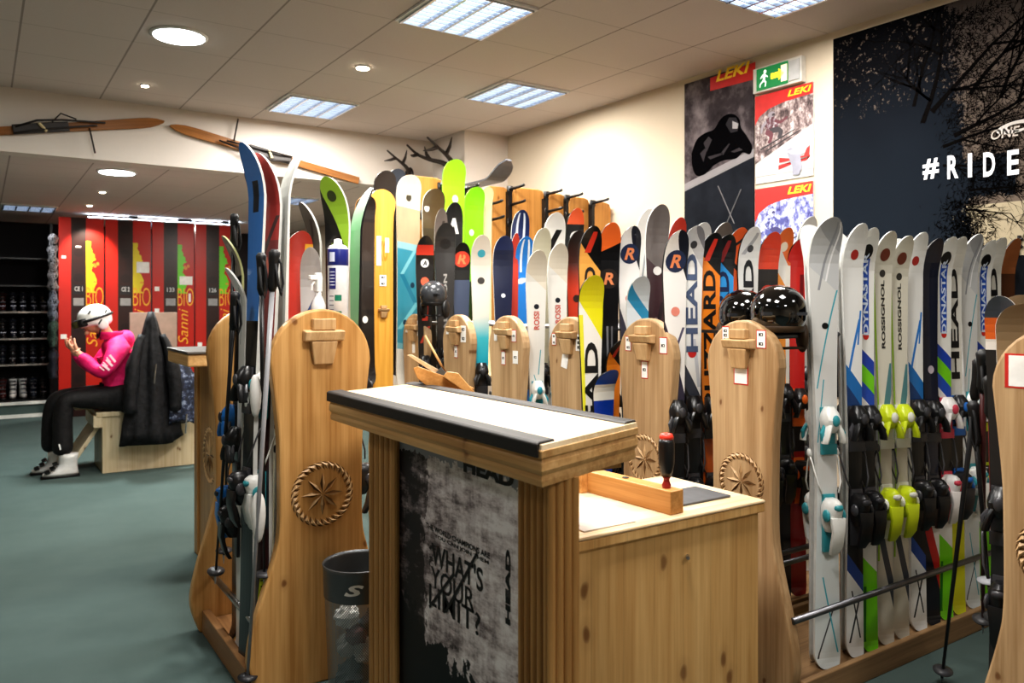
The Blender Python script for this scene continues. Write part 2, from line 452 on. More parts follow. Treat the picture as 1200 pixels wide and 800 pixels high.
def end_panel(parent, H, R_, waist, flare, mat, th=.05, ros=None, rr=.105, loc=(0, 0, 0), rotz=0, tags=(), ten=None, name='end_panel', bev=.008):
    poly = panel_outline(H, R_, waist, flare)
    mb = MB(); mb.prism(poly, lambda a, b, d: (a, d, b), -th/2, th/2)
    o = mb.build(name, mat, parent, bevel=bev)
    o.location = loc; o.rotation_euler = (0, 0, rotz)
    y = -th/2
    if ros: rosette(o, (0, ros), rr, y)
    if ten: tenon(o, 0, ten, y, R_/.19)
    for a in tags: sticker(o, a[0], a[1], y, a[2], a[3], *a[4:])
    return o
RACK_Y = [2.04, 2.57, 3.11, 3.68, 4.23, 4.80]
RACK_X = 2.44
TAGS = [
 [(-.075, 1.335, .03, .062, 3), (.095, 1.325, .038, .062, 2), (.0, 1.19, .06, .075, 0)],
 [(-.105, 1.28, .034, .06, 2), (.115, 1.28, .04, .064, 1), (.0, 1.17, .035, .07, 1)],
 [(-.12, 1.28, .03, .055, 2), (.085, 1.27, .055, .08, 3, False), (-.03, 1.18, .05, .08, 0, False, .2)],
 [(-.1, 1.28, .03, .055, 0, False), (.085, 1.285, .04, .06, 1), (.1, 1.17, .05, .07, 1, False), (-.02, 1.16, .035, .07, 1, True)],
 [(-.1, 1.29, .045, .035, 0, False), (.09, 1.28, .06, .1, 2, False), (.0, 1.17, .035, .07, 1)],
 [(-.1, 1.29, .045, .045, 0, False), (.08, 1.3, .055, .1, 1, False), (.0, 1.17, .04, .075, 0, False)]]
RLAB = ['front ski rack with a carved rosette panel beside the pine workbench', 'second ski rack, its carved panel just behind the red-topped screwdriver', 'third ski rack, its panel above the right end of the counter top',
        'fourth ski rack, its panel right of the wooden tool rest', 'fifth ski rack, its panel directly behind the wooden tool rest', 'farthest ski rack, smallest rounded panel beside the teal snowboard']
def ski_rack(i, y, x0=RACK_X, x1=4.22, lab=None, tags=True):
    t = thing('ski_rack', lab or RLAB[i], 'ski rack', (x0, y, 0), 0, 'pine ski racks in parallel rows')
    end_panel(t, 1.395, .172, .143, .235, W_PANEL, ros=.78, rr=.108, loc=(0, 0, 0), rotz=-PI/2, ten=1.305, tags=TAGS[i] if tags is True else tags)
    L = x1-x0
    if i < 5: end_panel(t, 1.30, .17, .14, .2, W_PANEL, loc=(L, 0, 0), rotz=-PI/2, name='far_panel')
    for s in ((-1, 1) if i < 5 else (-1,)):
        MB().tube([(.02, s*.105, 1.335), (L, s*.105, 1.335)], .011, 10).build('top_rail', STEEL if i else DSTEEL, t, True)
        MB().tube([(.0, s*.215, .31), (L, s*.215, .31)], .0125, 10).build('bottom_rail', DSTEEL, t, True)
        MB().bx(.02, L-.02, min(s*.225, s*.25), max(s*.225, s*.25), 0, .095).build('base_board', W_BASE, t, bevel=.004)
    MB().bx(.03, L-.03, -.222, .222, .03, .06).build('base_shelf', W_BASE, t)
    return t
for i, y in enumerate(RACK_Y): ski_rack(i, y)
NEAR = ski_rack(0, 0.945, 2.40, 4.22, 'nearest ski rack, its panel cut by the right edge of the picture', [(-.06, 1.27, .13, .085, 0, True)])

# ------------------------------------------------------------------ skis
BASE_Z = .062
def ski_mat(name, base, bands=(), stripes=(), slant=0.0, rough=.28, mottled=0):
    k = N(name)
    tc = k.n('ShaderNodeTexCoord'); sp = k.n('ShaderNodeSeparateXYZ'); k.l(tc.outputs['UV'], sp.inputs[0])
    u, v = sp.outputs[0], sp.outputs[1]
    vv = k.math('ADD', v, k.math('MULTIPLY', k.math('SUBTRACT', u, .5), slant*.3))
    st = [(0.0, lin(base))]
    if bands: st = [(b[0], lin(b[1])) for b in bands]
    col = k.ramp(vv, st, 'CONSTANT')
    if mottled:
        f = k.noise(k.obj((30, 30, 6)), 1, 4)
        col = k.mix(k.math('MULTIPLY', f, mottled), col, lin(tuple(x*.6 for x in base)))
    for (u0, v0, u1, v1, hw, c) in stripes:
        kk = (u1-u0)/(v1-v0)
        d = k.math('ABSOLUTE', k.math('SUBTRACT', k.math('SUBTRACT', u, u0), k.math('MULTIPLY', k.math('SUBTRACT', v, v0), kk)))
        m = k.math('MULTIPLY', k.math('LESS_THAN', d, hw), k.math('MULTIPLY', k.math('GREATER_THAN', v, v0), k.math('LESS_THAN', v, v1)))
        col = k.mix(m, col, lin(c))
    return k.fin(col, rough, coat=.3)
def grad_mat(name, stops, rough=.28):
    k = N(name); tc = k.n('ShaderNodeTexCoord'); sp = k.n('ShaderNodeSeparateXYZ'); k.l(tc.outputs['UV'], sp.inputs[0])
    return k.fin(k.ramp(sp.outputs[1], [(p, lin(c)) for p, c in stops]), rough, coat=.3)
Wt, Bk = (226, 226, 222), (18, 18, 20)
TEAL, BLUE, LIME = (70, 160, 176), (30, 92, 190), (120, 206, 30)
LIGHT_EDGE, DARK_EDGE = plain((214, 214, 210), .35, name='light_sidewall'), plain((20, 20, 22), .35, name='dark_sidewall')
D = {}
def design(key, mat, edge=DARK_EDGE, bind='black', txt=(), disc=(), wmul=1.0): D[key] = dict(mat=mat, edge=edge, bind=bind, txt=txt, disc=disc, w=wmul)
design('silver', ski_mat('silver_topsheet', (204, 206, 206), [(0, (206, 212, 212)), (.3, (212, 212, 210)), (.86, (196, 198, 200)), (.95, (168, 170, 174))], [(.1, .62, .95, .84, .03, TEAL), (.05, .5, .4, .64, .025, TEAL), (.1, .02, .8, .14, .03, (60, 60, 64)), (.9, .03, .3, .2, .03, TEAL), (.3, .84, .8, .99, .04, (150, 152, 158)), (.55, .86, .95, .99, .03, (236, 236, 238))], .2), edge=LIGHT_EDGE, bind='white', disc=((.76, .012, Bk, None),), wmul=1.22)
design('bluecurve', ski_mat('white_blue_topsheet', (230, 230, 226), [(0, (226, 226, 224)), (.17, (34, 70, 140)), (.21, Bk), (.55, (22, 60, 110)), (.60, (30, 110, 176)), (.645, (228, 228, 226))], [(.2, .66, .85, .78, .07, (44, 120, 196)), (.02, .70, .3, .645, .06, (44, 120, 196)), (.15, .82, .7, .80, .05, (44, 120, 196)), (.75, .72, .9, .80, .05, (44, 120, 196)), (.2, .03, .8, .14, .05, (40, 40, 44)), (.8, .04, .3, .15, .04, (40, 40, 44))], .18), edge=LIGHT_EDGE, bind='black', disc=((.93, .02, (170, 50, 46), None),))
design('bluegreen', ski_mat('blue_green_topsheet', (230, 230, 226), [(0, LIME), (.20, (228, 228, 226)), (.29, (36, 84, 180)), (.335, Bk), (.56, (228, 228, 226)), (.585, (34, 80, 178)), (.625, LIME), (.665, (34, 70, 170)), (.70, (232, 232, 228))], [(.5, .75, .52, .93, .2, (36, 84, 180)), (.2, .02, .25, .15, .08, (40, 120, 30))], .14), bind='black', disc=((.945, .03, Bk, None), (.745, .016, (196, 50, 44), None)), txt=(('DYNASTAR', .845, .2, .028, (210, 222, 240)),))
design('beige', ski_mat('beige_topsheet', (214, 208, 192), [(0, (206, 200, 186)), (.17, (70, 74, 82)), (.24, (206, 200, 186)), (.55, (214, 210, 196))], [(.1, .5, 1.05, .74, .0, TEAL), (.55, .55, 1.1, .68, .22, (84, 132, 138)), (.06, .2, .06, .9, .06, (150, 190, 60))], .6), edge=LIGHT_EDGE, bind='lime', disc=((.945, .026, (120, 60, 44), None), (.90, .016, (60, 58, 54), None)), txt=(('ROSSIGNOL', .80, .17, .02, (50, 48, 46)),))
design('navy', ski_mat('navy_topsheet', (24, 30, 50), [(0, (30, 32, 40)), (.16, (176, 40, 38)), (.24, (214, 210, 206)), (.34, (24, 30, 50))], [], .5), bind='white', disc=((.66, .018, (190, 180, 190), None),))
design('headyellow', ski_mat('white_yellow_topsheet', (222, 220, 212), [(0, (206, 206, 40)), (.30, Bk), (.55, (222, 220, 212))], [(.07, .5, .07, .97, .08, (206, 210, 80))]), bind='black', txt=(('HEAD', .77, .30, .05, (28, 28, 30)),))
design('whitehead', ski_mat('white_grey_topsheet', (232, 232, 230), [(0, Bk), (.56, (58, 64, 78)), (.62, (234, 234, 232)), (.94, (196, 196, 198)), (.985, (130, 130, 136))], [(.9, .6, .6, .72, .1, (196, 200, 208))], .3), bind='black', txt=(('HEAD', .81, .25, .055, (84, 98, 128)),), disc=((.685, .02, (196, 44, 44), None), (.955, .016, (60, 60, 64), None)))
design('orange', ski_mat('orange_topsheet', (240, 138, 40), [(0, (190, 90, 24)), (.5, (240, 140, 42)), (.92, Bk)], [(.35, .93, .6, .985, .12, (214, 60, 40))], .2), bind='black', txt=(('BLIZZARD', .73, .36, .06, (26, 22, 20)),))
design('blueblz', ski_mat('sky_blue_topsheet', (40, 150, 220), [(0, (20, 80, 150)), (.5, (44, 152, 222)), (.92, Bk)], [(.35, .93, .6, .985, .12, (150, 40, 40))], .2), bind='black', txt=(('BLIZZARD', .73, .36, .06, (18, 40, 84)),))
design('tiger', ski_mat('orange_black_topsheet', (226, 96, 36), [(0, Bk), (.55, (226, 96, 36))], [(.0, .62, 1, .70, .12, Bk), (1, .71, .0, .78, .12, Bk), (.0, .80, 1, .86, .12, Bk), (1, .87, 0, .93, .12, Bk), (.0, .94, 1, .985, .1, Bk)]), bind='black')
design('silverd', ski_mat('light_silver_topsheet', (220, 220, 218), [(0, Bk), (.58, (222, 222, 220))], [(.2, .93, .8, .985, .1, (170, 170, 172))]), bind='black', txt=(('HEAD', .78, .28, .055, (30, 32, 38)),), disc=((.945, .016, (70, 70, 74), None),))
design('redr', ski_mat('red_black_topsheet', (214, 62, 40), [(0, Bk), (.87, (28, 24, 26)), (.90, (222, 70, 44))], [(.25, .955, .75, .956, .2, (90, 70, 80))]), bind='black', disc=((.835, .042, (190, 56, 40), 'R'),))
design('orangewhite', ski_mat('orange_white_topsheet', (236, 150, 60), [(0, Bk), (.55, (238, 152, 60)), (.86, (230, 226, 220)), (.93, (226, 110, 46))], [(.9, .55, .9, .9, .18, (232, 226, 216))], .3), bind='black', disc=((.95, .022, (236, 220, 200), None),))
design('red', ski_mat('red_topsheet', (214, 44, 40), [(0, (150, 26, 26)), (.4, (30, 22, 22)), (.55, (206, 42, 36))], [(.75, .74, .8, .9, .1, (120, 20, 24))]), bind='orange')
design('rwhite', ski_mat('white_navy_topsheet', (232, 230, 228), [(0, Bk), (.56, (52, 48, 68)), (.68, (234, 232, 230)), (.965, (26, 30, 44))], [(.2, .66, .9, .76, .06, (90, 86, 110))], .6), bind='black', disc=((.925, .047, (40, 52, 84), 'R'), (.80, .02, (224, 140, 124), None)))
design('rorange', ski_mat('black_orange_topsheet', (34, 32, 32), [(0, Bk), (.93, (242, 116, 50))], [(.4, .6, .4, .72, .06, (130, 130, 134)), (.65, .6, .65, .72, .05, (100, 100, 104))], -.1), bind='black', disc=((.85, .047, (44, 36, 32), 'R'),))
design('ordblz', ski_mat('pale_orange_topsheet', (232, 170, 84), [(0, Bk), (.55, (236, 172, 86)), (.915, Bk)], [(.35, .93, .65, .985, .14, (214, 60, 40))], .25), bind='black', txt=(('BLIZZARD', .745, .30, .055, (40, 32, 26)),))
design('junyellow', ski_mat('yellow_white_topsheet', (230, 228, 220), [(0, Bk), (.2, (232, 230, 224)), (.86, (226, 220, 30))], [(.05, .5, .05, .88, .12, (226, 222, 60))], .4), bind='black', txt=(('HEAD', .62, .36, .06, (24, 24, 26)),))
design('junblue', ski_mat('white_skyblue_topsheet', (226, 232, 236), [(0, Bk), (.3, (228, 234, 238)), (.88, (60, 150, 190)), (.93, (224, 232, 236))], [(.4, .5, .4, .62, .1, (60, 160, 206)), (.7, .5, .7, .62, .08, (60, 160, 206))], .3), edge=LIGHT_EDGE, disc=((.80, .02, (70, 90, 150), None),))
design('greytall', ski_mat('dark_grey_topsheet', (96, 88, 86), [(0, (52, 48, 46)), (.6, (64, 40, 46)), (.83, (100, 92, 90))], [(.2, .62, .8, .74, .12, (40, 26, 32)), (.9, .6, .4, .7, .08, (120, 110, 108))], .2), edge=LIGHT_EDGE, wmul=1.15, disc=((.825, .02, (232, 230, 226), None),))
design('redbrown', grad_mat('red_brown_topsheet', [(0, Bk), (.72, (30, 20, 18)), (.735, (190, 60, 36)), (.82, (196, 64, 40)), (.9, (70, 34, 26)), (.97, (40, 28, 24))]), disc=((.79, .02, (50, 26, 22), None),))
design('cream', ski_mat('cream_topsheet', (232, 226, 214), [(0, (226, 224, 218)), (.9, (220, 212, 196))], [(.9, .5, .3, .6, .03, TEAL), (.6, .6, .75, .68, .03, TEAL)], .2), edge=LIGHT_EDGE, bind='teal', txt=(('ROSSI', .775, .06, .03, (200, 100, 88)),), disc=((.82, .014, (30, 34, 44), None),))
design('bluezig', ski_mat('blue_zigzag_topsheet', (30, 122, 204), [(0, (232, 236, 240)), (.2, (28, 116, 200)), (.66, (232, 236, 240)), (.675, (30, 124, 206))], [(.3, .88, .3, .99, .06, (222, 232, 240)), (.7, .88, .7, .99, .06, (222, 232, 240)), (.05, .84, .6, .86, .3, (226, 236, 240))], .3), edge=LIGHT_EDGE)
design('navyzig', ski_mat('navy_zigzag_topsheet', (30, 44, 88), (), [(.3, .88, .3, .99, .06, (206, 212, 224)), (.7, .88, .7, .99, .06, (206, 212, 224)), (.3, .86, .7, .88, .25, (206, 70, 66))]), edge=LIGHT_EDGE)
design('navyplain', ski_mat('plain_navy_topsheet', (28, 38, 76), [(0, (22, 30, 62)), (.95, (30, 44, 88))]), edge=LIGHT_EDGE, disc=((.8, .012, (226, 230, 240), None),))
design('tealfade', grad_mat('white_teal_topsheet', [(0, (24, 24, 26)), (.55, (24, 24, 26)), (.56, (220, 232, 232)), (.57, (30, 166, 190)), (.66, (70, 186, 200)), (.74, (226, 220, 208)), (1, (232, 222, 208))]), edge=LIGHT_EDGE, disc=((.94, .022, (70, 170, 190), None), (.85, .02, (70, 66, 64), None)))
design('redcap', ski_mat('slate_topsheet', (60, 70, 92), [(0, Bk), (.6, (62, 72, 94)), (.86, Bk)], [(.6, .6, .7, .7, .06, (170, 110, 150))]), disc=((.94, .05, (228, 80, 60), 'R'),))
design('blackletters', ski_mat('black_red_topsheet', (24, 22, 24), [(0, Bk), (.6, (26, 24, 24)), (.93, (200, 60, 44)), (.965, (26, 24, 24))], [(.5, .7, .55, .78, .2, (196, 58, 40)), (.2, .62, .8, .68, .1, (190, 60, 40))]), disc=((.905, .026, (232, 230, 228), 'A'), (.84, .026, (224, 96, 66), None)))
design('blacktall', ski_mat('charcoal_topsheet', (40, 38, 38), [(0, (26, 26, 28)), (.6, (44, 42, 42))], [(.4, .6, .6, .68, .1, (70, 68, 68))]), disc=((.93, .03, (28, 26, 26), None),), wmul=1.25, txt=(('SALOMON', .72, .22, .02, (150, 146, 142)),))
design('blackpeak', ski_mat('black_white_topsheet', (30, 28, 30), [(0, Bk)], [(.3, .9, .5, .95, .08, (226, 224, 220)), (.7, .9, .5, .95, .08, (226, 224, 220))]), edge=LIGHT_EDGE, wmul=1.1)
design('whiteblack', ski_mat('white_black_graphic_topsheet', (226, 222, 216), [(0, (220, 216, 210))], [(.2, .88, .7, .95, .14, (30, 28, 28)), (.7, .84, .5, .9, .14, (30, 28, 28))]), edge=LIGHT_EDGE, wmul=1.1)
design('orangeA', ski_mat('black_orange_tip_topsheet', (36, 30, 28), [(0, Bk), (.95, (228, 96, 50))]), disc=((.915, .03, (236, 232, 228), 'A'),))
design('tan', ski_mat('tan_topsheet', (196, 190, 164), [(0, (190, 184, 160))]), edge=LIGHT_EDGE)
design('redtip', ski_mat('red_tip_topsheet', (216, 74, 54), [(0, (190, 60, 44))]), edge=LIGHT_EDGE)
design('whiteplain', ski_mat('plain_white_topsheet', (228, 226, 222), [(0, (222, 220, 216))], [(.3, .8, .7, .95, .05, (150, 156, 160))]), edge=LIGHT_EDGE)
design('brown', ski_mat('orange_brown_topsheet', (156, 96, 58), [(0, (90, 56, 36)), (.9, (160, 100, 60))]), edge=DARK_EDGE)
design('blue', ski_mat('steel_blue_topsheet', (48, 92, 150), [(0, Bk), (.66, (70, 130, 200)), (.68, (64, 124, 196))], [(.5, .87, .55, .93, .18, (20, 28, 44))]), edge=LIGHT_EDGE, wmul=1.1)
design('redsnow', ski_mat('dull_red_topsheet', (160, 56, 56), [(0, (60, 30, 32)), (.6, (150, 74, 72)), (.83, (200, 76, 72))], [(.1, .8, .9, .88, .1, (90, 70, 70)), (.9, .72, .3, .8, .08, (220, 120, 100))]), edge=LIGHT_EDGE, wmul=1.1)
design('whitesnow', ski_mat('white_touring_topsheet', (224, 226, 226), [(0, (200, 196, 194))], [(.2, .82, .8, .88, .07, (60, 84, 130)), (.6, .66, .5, .74, .2, (200, 60, 70))]), edge=LIGHT_EDGE, wmul=1.1)
design('blackblue', ski_mat('black_slim_topsheet', (26, 26, 28), [(0, Bk), (.9, (150, 140, 124))], [(.5, .9, .5, .98, .2, (180, 172, 158))]), edge=plain((206, 208, 150), .35, name='pale_green_sidewall'), bind='blue')
design('greentip', ski_mat('lime_black_topsheet', (30, 30, 28), [(0, Bk), (.85, (30, 30, 28)), (.9, (150, 190, 60))], [(.5, .8, .52, .86, .25, (90, 110, 50))], .5), edge=LIGHT_EDGE, disc=((.96, .02, (60, 70, 40), None),))
design('whitegreen', ski_mat('white_green_topsheet', (90, 170, 100), [(0, (30, 32, 30)), (.75, (90, 176, 104)), (.95, (230, 236, 230))]), edge=DARK_EDGE)
design('greytip', ski_mat('warm_grey_topsheet', (146, 136, 126), [(0, (110, 100, 94))], [(.3, .9, .7, .96, .1, (70, 62, 58))]), edge=LIGHT_EDGE)
design('yellowtag', ski_mat('pale_slate_topsheet', (70, 76, 92), [(0, (40, 44, 56)), (.3, (64, 70, 86))]), edge=DARK_EDGE, bind='white')
design('redorange', ski_mat('red_orange_edge_topsheet', (206, 84, 60), [(0, (190, 60, 50))], [(.85, .1, .85, .97, .16, (240, 180, 60))]), edge=LIGHT_EDGE)
design('greyorange', ski_mat('grey_orange_topsheet', (70, 70, 76), [(0, (40, 38, 38)), (.88, (230, 224, 216)), (.905, (228, 112, 48)), (.95, (78, 84, 94))]), edge=LIGHT_EDGE)

D['whitegreen']['base'] = grad_mat('green_white_base', [(0, (30, 34, 30)), (.6, (60, 120, 70)), (.9, (100, 186, 112)), (.985, (236, 242, 236))])
def ski_profile(L=1.7, tipc=.07, tipz=.11, wn=.062, n=44):
    out = []
    for i in range(n+1):
        t = i/n; v = .5-.5*math.cos(PI*t)   # dense at both ends
        if v < .03: w = .047*math.sqrt(max(0, 1-((.03-v)/.03)**2))*.55+.047*.45
        else:
            s = (v-.03)/.97
            w = .047+(.036-.047)*min(1, s/.40)**1.3 if s < .40 else .036+(.056-.036)*min(1, (s-.40)/.48)**1.6
        if v > .935: w = .056*max(0.0, 1-((v-.935)/.0652)**2.4)**.5
        y = -tipc*max(0, (v-(1-tipz))/tipz)**1.9 - .018*max(0, (.03-v)/.03)**2
        th = .0085+.009*math.exp(-((v-.45)/.28)**2)
        out.append((v, max(w, .002), y, th))
    return out
_sk = {}
def ski_mesh(key):
    if key in _sk: return _sk[key]
    d = D[key]; mb = MB(); L = 1.7
    prof = ski_profile(); nu = 4
    front = []; back = []
    for v, w, y, th in prof:
        fr = []; bk = []
        for j in range(nu+1):
            u = j/nu; x = (u*2-1)*w; cr = .0015*(1-(2*u-1)**2)
            fr.append(len(mb.v)); mb.v.append(Vector((x*.97, y-th-cr, v*L))); mb.uv[fr[-1]] = (u, v)
            bk.append(len(mb.v)); mb.v.append(Vector((x, y, v*L))); mb.uv[bk[-1]] = (u, v)
        front.append(fr); back.append(bk)
    for i in range(len(prof)-1):
        for j in range(nu):
            mb.f.append([front[i][j], front[i][j+1], front[i+1][j+1], front[i+1][j]]); mb.mi.append(0)
            mb.f.append([back[i][j+1], back[i][j], back[i+1][j], back[i+1][j+1]]); mb.mi.append(2)
        for j in (0, nu):
            a = [front[i][j], front[i+1][j], back[i+1][j], back[i][j]]
            mb.f.append(a if j else a[::-1]); mb.mi.append(1)
    for k in (0, len(prof)-1):
        for j in range(nu):
            mb.f.append([front[k][j], front[k][j+1], back[k][j+1], back[k][j]]); mb.mi.append(1)
    _sk[key] = mb.mesh('ski_body', [d['mat'], d['edge'], d.get('base', d['edge'])])
    return _sk[key]
BIND = {'black': ((26, 26, 28), (64, 64, 68)), 'white': ((228, 228, 224), (60, 150, 160)), 'lime': ((206, 222, 40), (232, 232, 222)), 'blue': ((28, 104, 176), (40, 40, 44)), 'orange': ((40, 36, 36), (232, 110, 40)),
        'teal': ((226, 226, 222), (50, 150, 170)), 'bluebk': ((40, 40, 44), (40, 110, 190)), 'redwhite': ((226, 222, 220), (200, 70, 90)), 'limebk': ((30, 30, 32), (190, 206, 40))}
_bd = {}
def bind_parts(kind):
    if kind in _bd: return _bd[kind]
    a, b = BIND[kind]; ma, mb_ = pal(a, .3), pal(b, .3)
    out = []
    y0 = -.016
    def rnd(m, name, mats, lv=1):
        o = m.build(name, mats, None, True); b = o.modifiers.new('b', 'BEVEL'); b.width = .004; b.segments = 2; b.limit_method = 'ANGLE'
        dg = bpy.context.evaluated_depsgraph_get(); me = bpy.data.meshes.new_from_object(o.evaluated_get(dg)); me.name = name
        bpy.data.objects.remove(o); return me
    m = MB()
    m.bx(-.030, .030, y0-.010, y0, -.10, .075, 1)
    m.loft([[Vector((a*w, y0-.012-h*max(0, math.sin(PI*k/8))**.7, z)) for k, a in enumerate([-math.cos(PI*q/8) for q in range(9)])] for z, w, h in ((-.02, .026, .030), (.0, .036, .046), (.03, .040, .052), (.055, .034, .040), (.078, .02, .02))], 0)
    for sg in (-1, 1):
        m.loft([[Vector((sg*x+sg*.012*math.cos(2*PI*k/8), y0-.04+yy+.018*math.sin(2*PI*k/8), z)) for k in range(8)] for x, yy, z in ((.040, -.004, -.058), (.036, -.008, -.04), (.026, -.006, -.01), (.016, 0, .012))], 0)
        m.tube([(sg*.03, y0-.03, .01), (sg*.047, y0-.038, -.02), (sg*.043, y0-.04, -.055)], [.006, .009, .006], 6, 1)
    m.ell((0, y0-.060, .028), (.016, .010, .022), 10, 6, 1)
    m.bx(-.034, .034, y0-.016, y0-.008, -.105, -.065, 1)
    out.append(('toe_binding', rnd(m, 'toe_binding', [ma, mb_]), .535))
    m = MB()
    m.bx(-.026, .026, y0-.012, y0, -.15, .07, 1)
    m.loft([[Vector((a*w, y0-.010-h*max(0, math.sin(PI*k/8))**.7, z)) for k, a in enumerate([-math.cos(PI*q/8) for q in range(9)])] for z, w, h in ((-.07, .022, .03), (-.04, .032, .05), (0, .036, .060), (.028, .034, .070), (.046, .026, .066), (.058, .016, .05))], 0)
    m.loft([[Vector((x, y0-h+q, z)) for x, q in ((-w, 0), (w, 0), (w, .014), (-w, .014))] for z, w, h in ((-.155, .014, .040), (-.12, .024, .060), (-.06, .024, .074), (-.01, .030, .070))], 0)
    for sg in (-1, 1): m.ell((sg*.034, y0-.042, -.004), (.010, .022, .024), 8, 6, 1)
    m.ell((0, y0-.07, .03), (.020, .012, .014), 10, 6, 1)
    out.append(('heel_binding', rnd(m, 'heel_binding', [ma, mb_]), .345))
    m = MB()
    for sg in (-1, 1):
        m.tube([(sg*.036, y0-.02, -.02), (sg*.05, y0-.014, .02), (sg*.058, y0+.012, .10), (sg*.060, y0+.03, .135)], .0035, 6, 0)
        m.ell((sg*.060, y0+.026, .13), (.008, .012, .018), 8, 6, 0)
    out.append(('ski_brake', m.mesh('ski_brake', [ma if kind in ('white', 'teal') else pal((70, 70, 74))], True), .40))
    _bd[kind] = out; return out
_el = {}
def ski_extras(key):
    if key in _el: return _el[key]
    d = D[key]; out = []; L = 1.7
    def yat(v):
        th = .0085+.009*math.exp(-((v-.45)/.28)**2)
        return -.07*max(0, (v-.89)/.11)**1.9 - th - .0032
    for (s, v, ln, h, c) in d['txt']:
        m = MB(); put_text(m, s, (0, 0, 0), (0, 0, 1), (-1, 0, 0), ln*L*.98, h, .03)
        m.v = [Vector((p.x, yat(v+p.z/L), p.z+v*L)) for p in m.v]
        out.append(('lettering', m.mesh('lettering', plain(c, .4, name='ski_print'))))
    for (v, r, c, s) in d['disc']:
        m = MB(); n = 20
        pts = [(0, 0)]+[(r*math.cos(2*PI*i/n), r*math.sin(2*PI*i/n)) for i in range(n)]
        m.add([(x, yat(v+z/L)+.0006, v*L+z) for x, z in pts], [(0, 1+i, 1+(i+1) % n) for i in range(n)], 0)
        if s:
            q = MB(); put_text(q, s, (0, 0, 0), (1, 0, 0), (0, 0, 1), r*1.1, r*1.2, .03, .2)
            m.add([(p.x, yat(v+p.z/L)-.0004, v*L+p.z) for p in q.v], q.f, 1)
        lc = (240, 150, 100) if s == 'R' else (20, 20, 22)
        out.append(('emblem', m.mesh('emblem', [plain(c, .35, name='emblem_print'), plain(lc, .35, name='emblem_letter')])))
    _el[key] = out; return out
def ski(key, loc, top, label, group, yaw=0, lean=2.0, side=0, bind=None, ws=1.0, base=BASE_Z, gfx=True, z0=None):
    """ski standing on its tail at loc, tip at height top; yaw 0 faces -Y"""
    b = base if z0 is None else z0
    t = thing('ski', label, 'ski', (loc[0], loc[1], b), 0, group)
    t.rotation_mode = 'XYZ'
    M = Matrix.Rotation(yaw, 4, 'Z') @ Matrix.Rotation(R(side), 4, 'Y') @ Matrix.Rotation(-R(lean), 4, 'X')
    t.rotation_euler = M.to_euler()
    zs = (top-b)/1.7
    t.scale = (D[key]['w']*ws, 1, zs)
    link('ski_body', ski_mesh(key), t)
    bk = bind if bind is not None else D[key]['bind']
    if bk:
        for nm, me, v in bind_parts(bk):
            o = link(nm, me, t); o.location = (0, 0, v*1.7); o.scale = (1/(D[key]['w']*ws), 1, 1/zs)
    if gfx:
        for nm, me in ski_extras(key): link(nm, me, t)
    return t

# front rack: pairs base to base, nearest the viewer
GF = 'skis standing in the front rack'
FRONT = [
 (959, 257, 'silver', None, 'wide silver ski with white binding, first at the left end of the front rack'),
 (991, 264, 'bluecurve', None, 'white ski with blue curved lines, second from the left in the front rack'),
 (1008, 269, 'bluegreen', None, 'blue, lime and white ski beside the white ski with blue curves'),
 (1027, 273, 'beige', 'lime', 'beige ski with lime yellow binding, left one of two alike'),
 (1045, 278, 'beige', 'lime', 'beige ski with lime yellow binding, right one of two alike'),
 (1066, 274, 'bluecurve', None, 'white ski with blue curves right of the two beige skis'),
 (1082, 281, 'navy', 'black', 'plain navy ski in the middle of the front rack'),
 (1097, 279, 'bluegreen', 'redwhite', 'blue and lime ski just right of the plain navy ski'),
 (1112, 279, 'headyellow', 'bluebk', 'white ski with black letters and yellow edge, left of two in the front rack'),
 (1129, 276, 'silver', 'white', 'slimmer silver ski with teal lines far along the front rack'),
 (1144, 283, 'bluegreen', 'limebk', 'blue and lime ski farthest right of three alike in the front rack'),
 (1159, 280, 'headyellow', 'black', 'white ski with black letters and yellow edge nearest the orange ski tip'),
 (1174, 281, 'brown', 'black', 'orange-brown ski, last one at the wall end of the front rack')]
YF = R(-20)
for n, (px, py, key, bk, lab) in enumerate(FRONT):
    Yf = RACK_Y[0]-.128
    p = atY(px, py, Yf)
    ski(key, (p.x, Yf-.035, 0), p.z, lab, GF, yaw=YF, lean=.9, bind=bk, ws=(1.0 if n == 0 else .76 if key == 'silver' else .87), side=.3*math.sin(n*2.1))
    short = {'silver': 'silver', 'bluecurve': 'blue-curved white', 'bluegreen': 'blue and lime', 'beige': 'beige', 'navy': 'navy', 'headyellow': 'black-lettered white', 'brown': 'orange-brown'}[key]
    o = ['first', 'second', 'third', 'fourth', 'fifth', 'sixth', 'seventh', 'eighth', 'ninth', 'tenth', 'eleventh', 'twelfth', 'thirteenth'][n]
    ski(key, (p.x+.012, Yf-.012, 0), p.z-.012, 'rear twin behind the %s %s ski from the left, front rack' % (o, short), 'rear twins of the front rack skis', yaw=PI+YF, lean=-.9+.3, bind=bk, ws=(1.0 if n == 0 else .76 if key == 'silver' else .87), gfx=False)

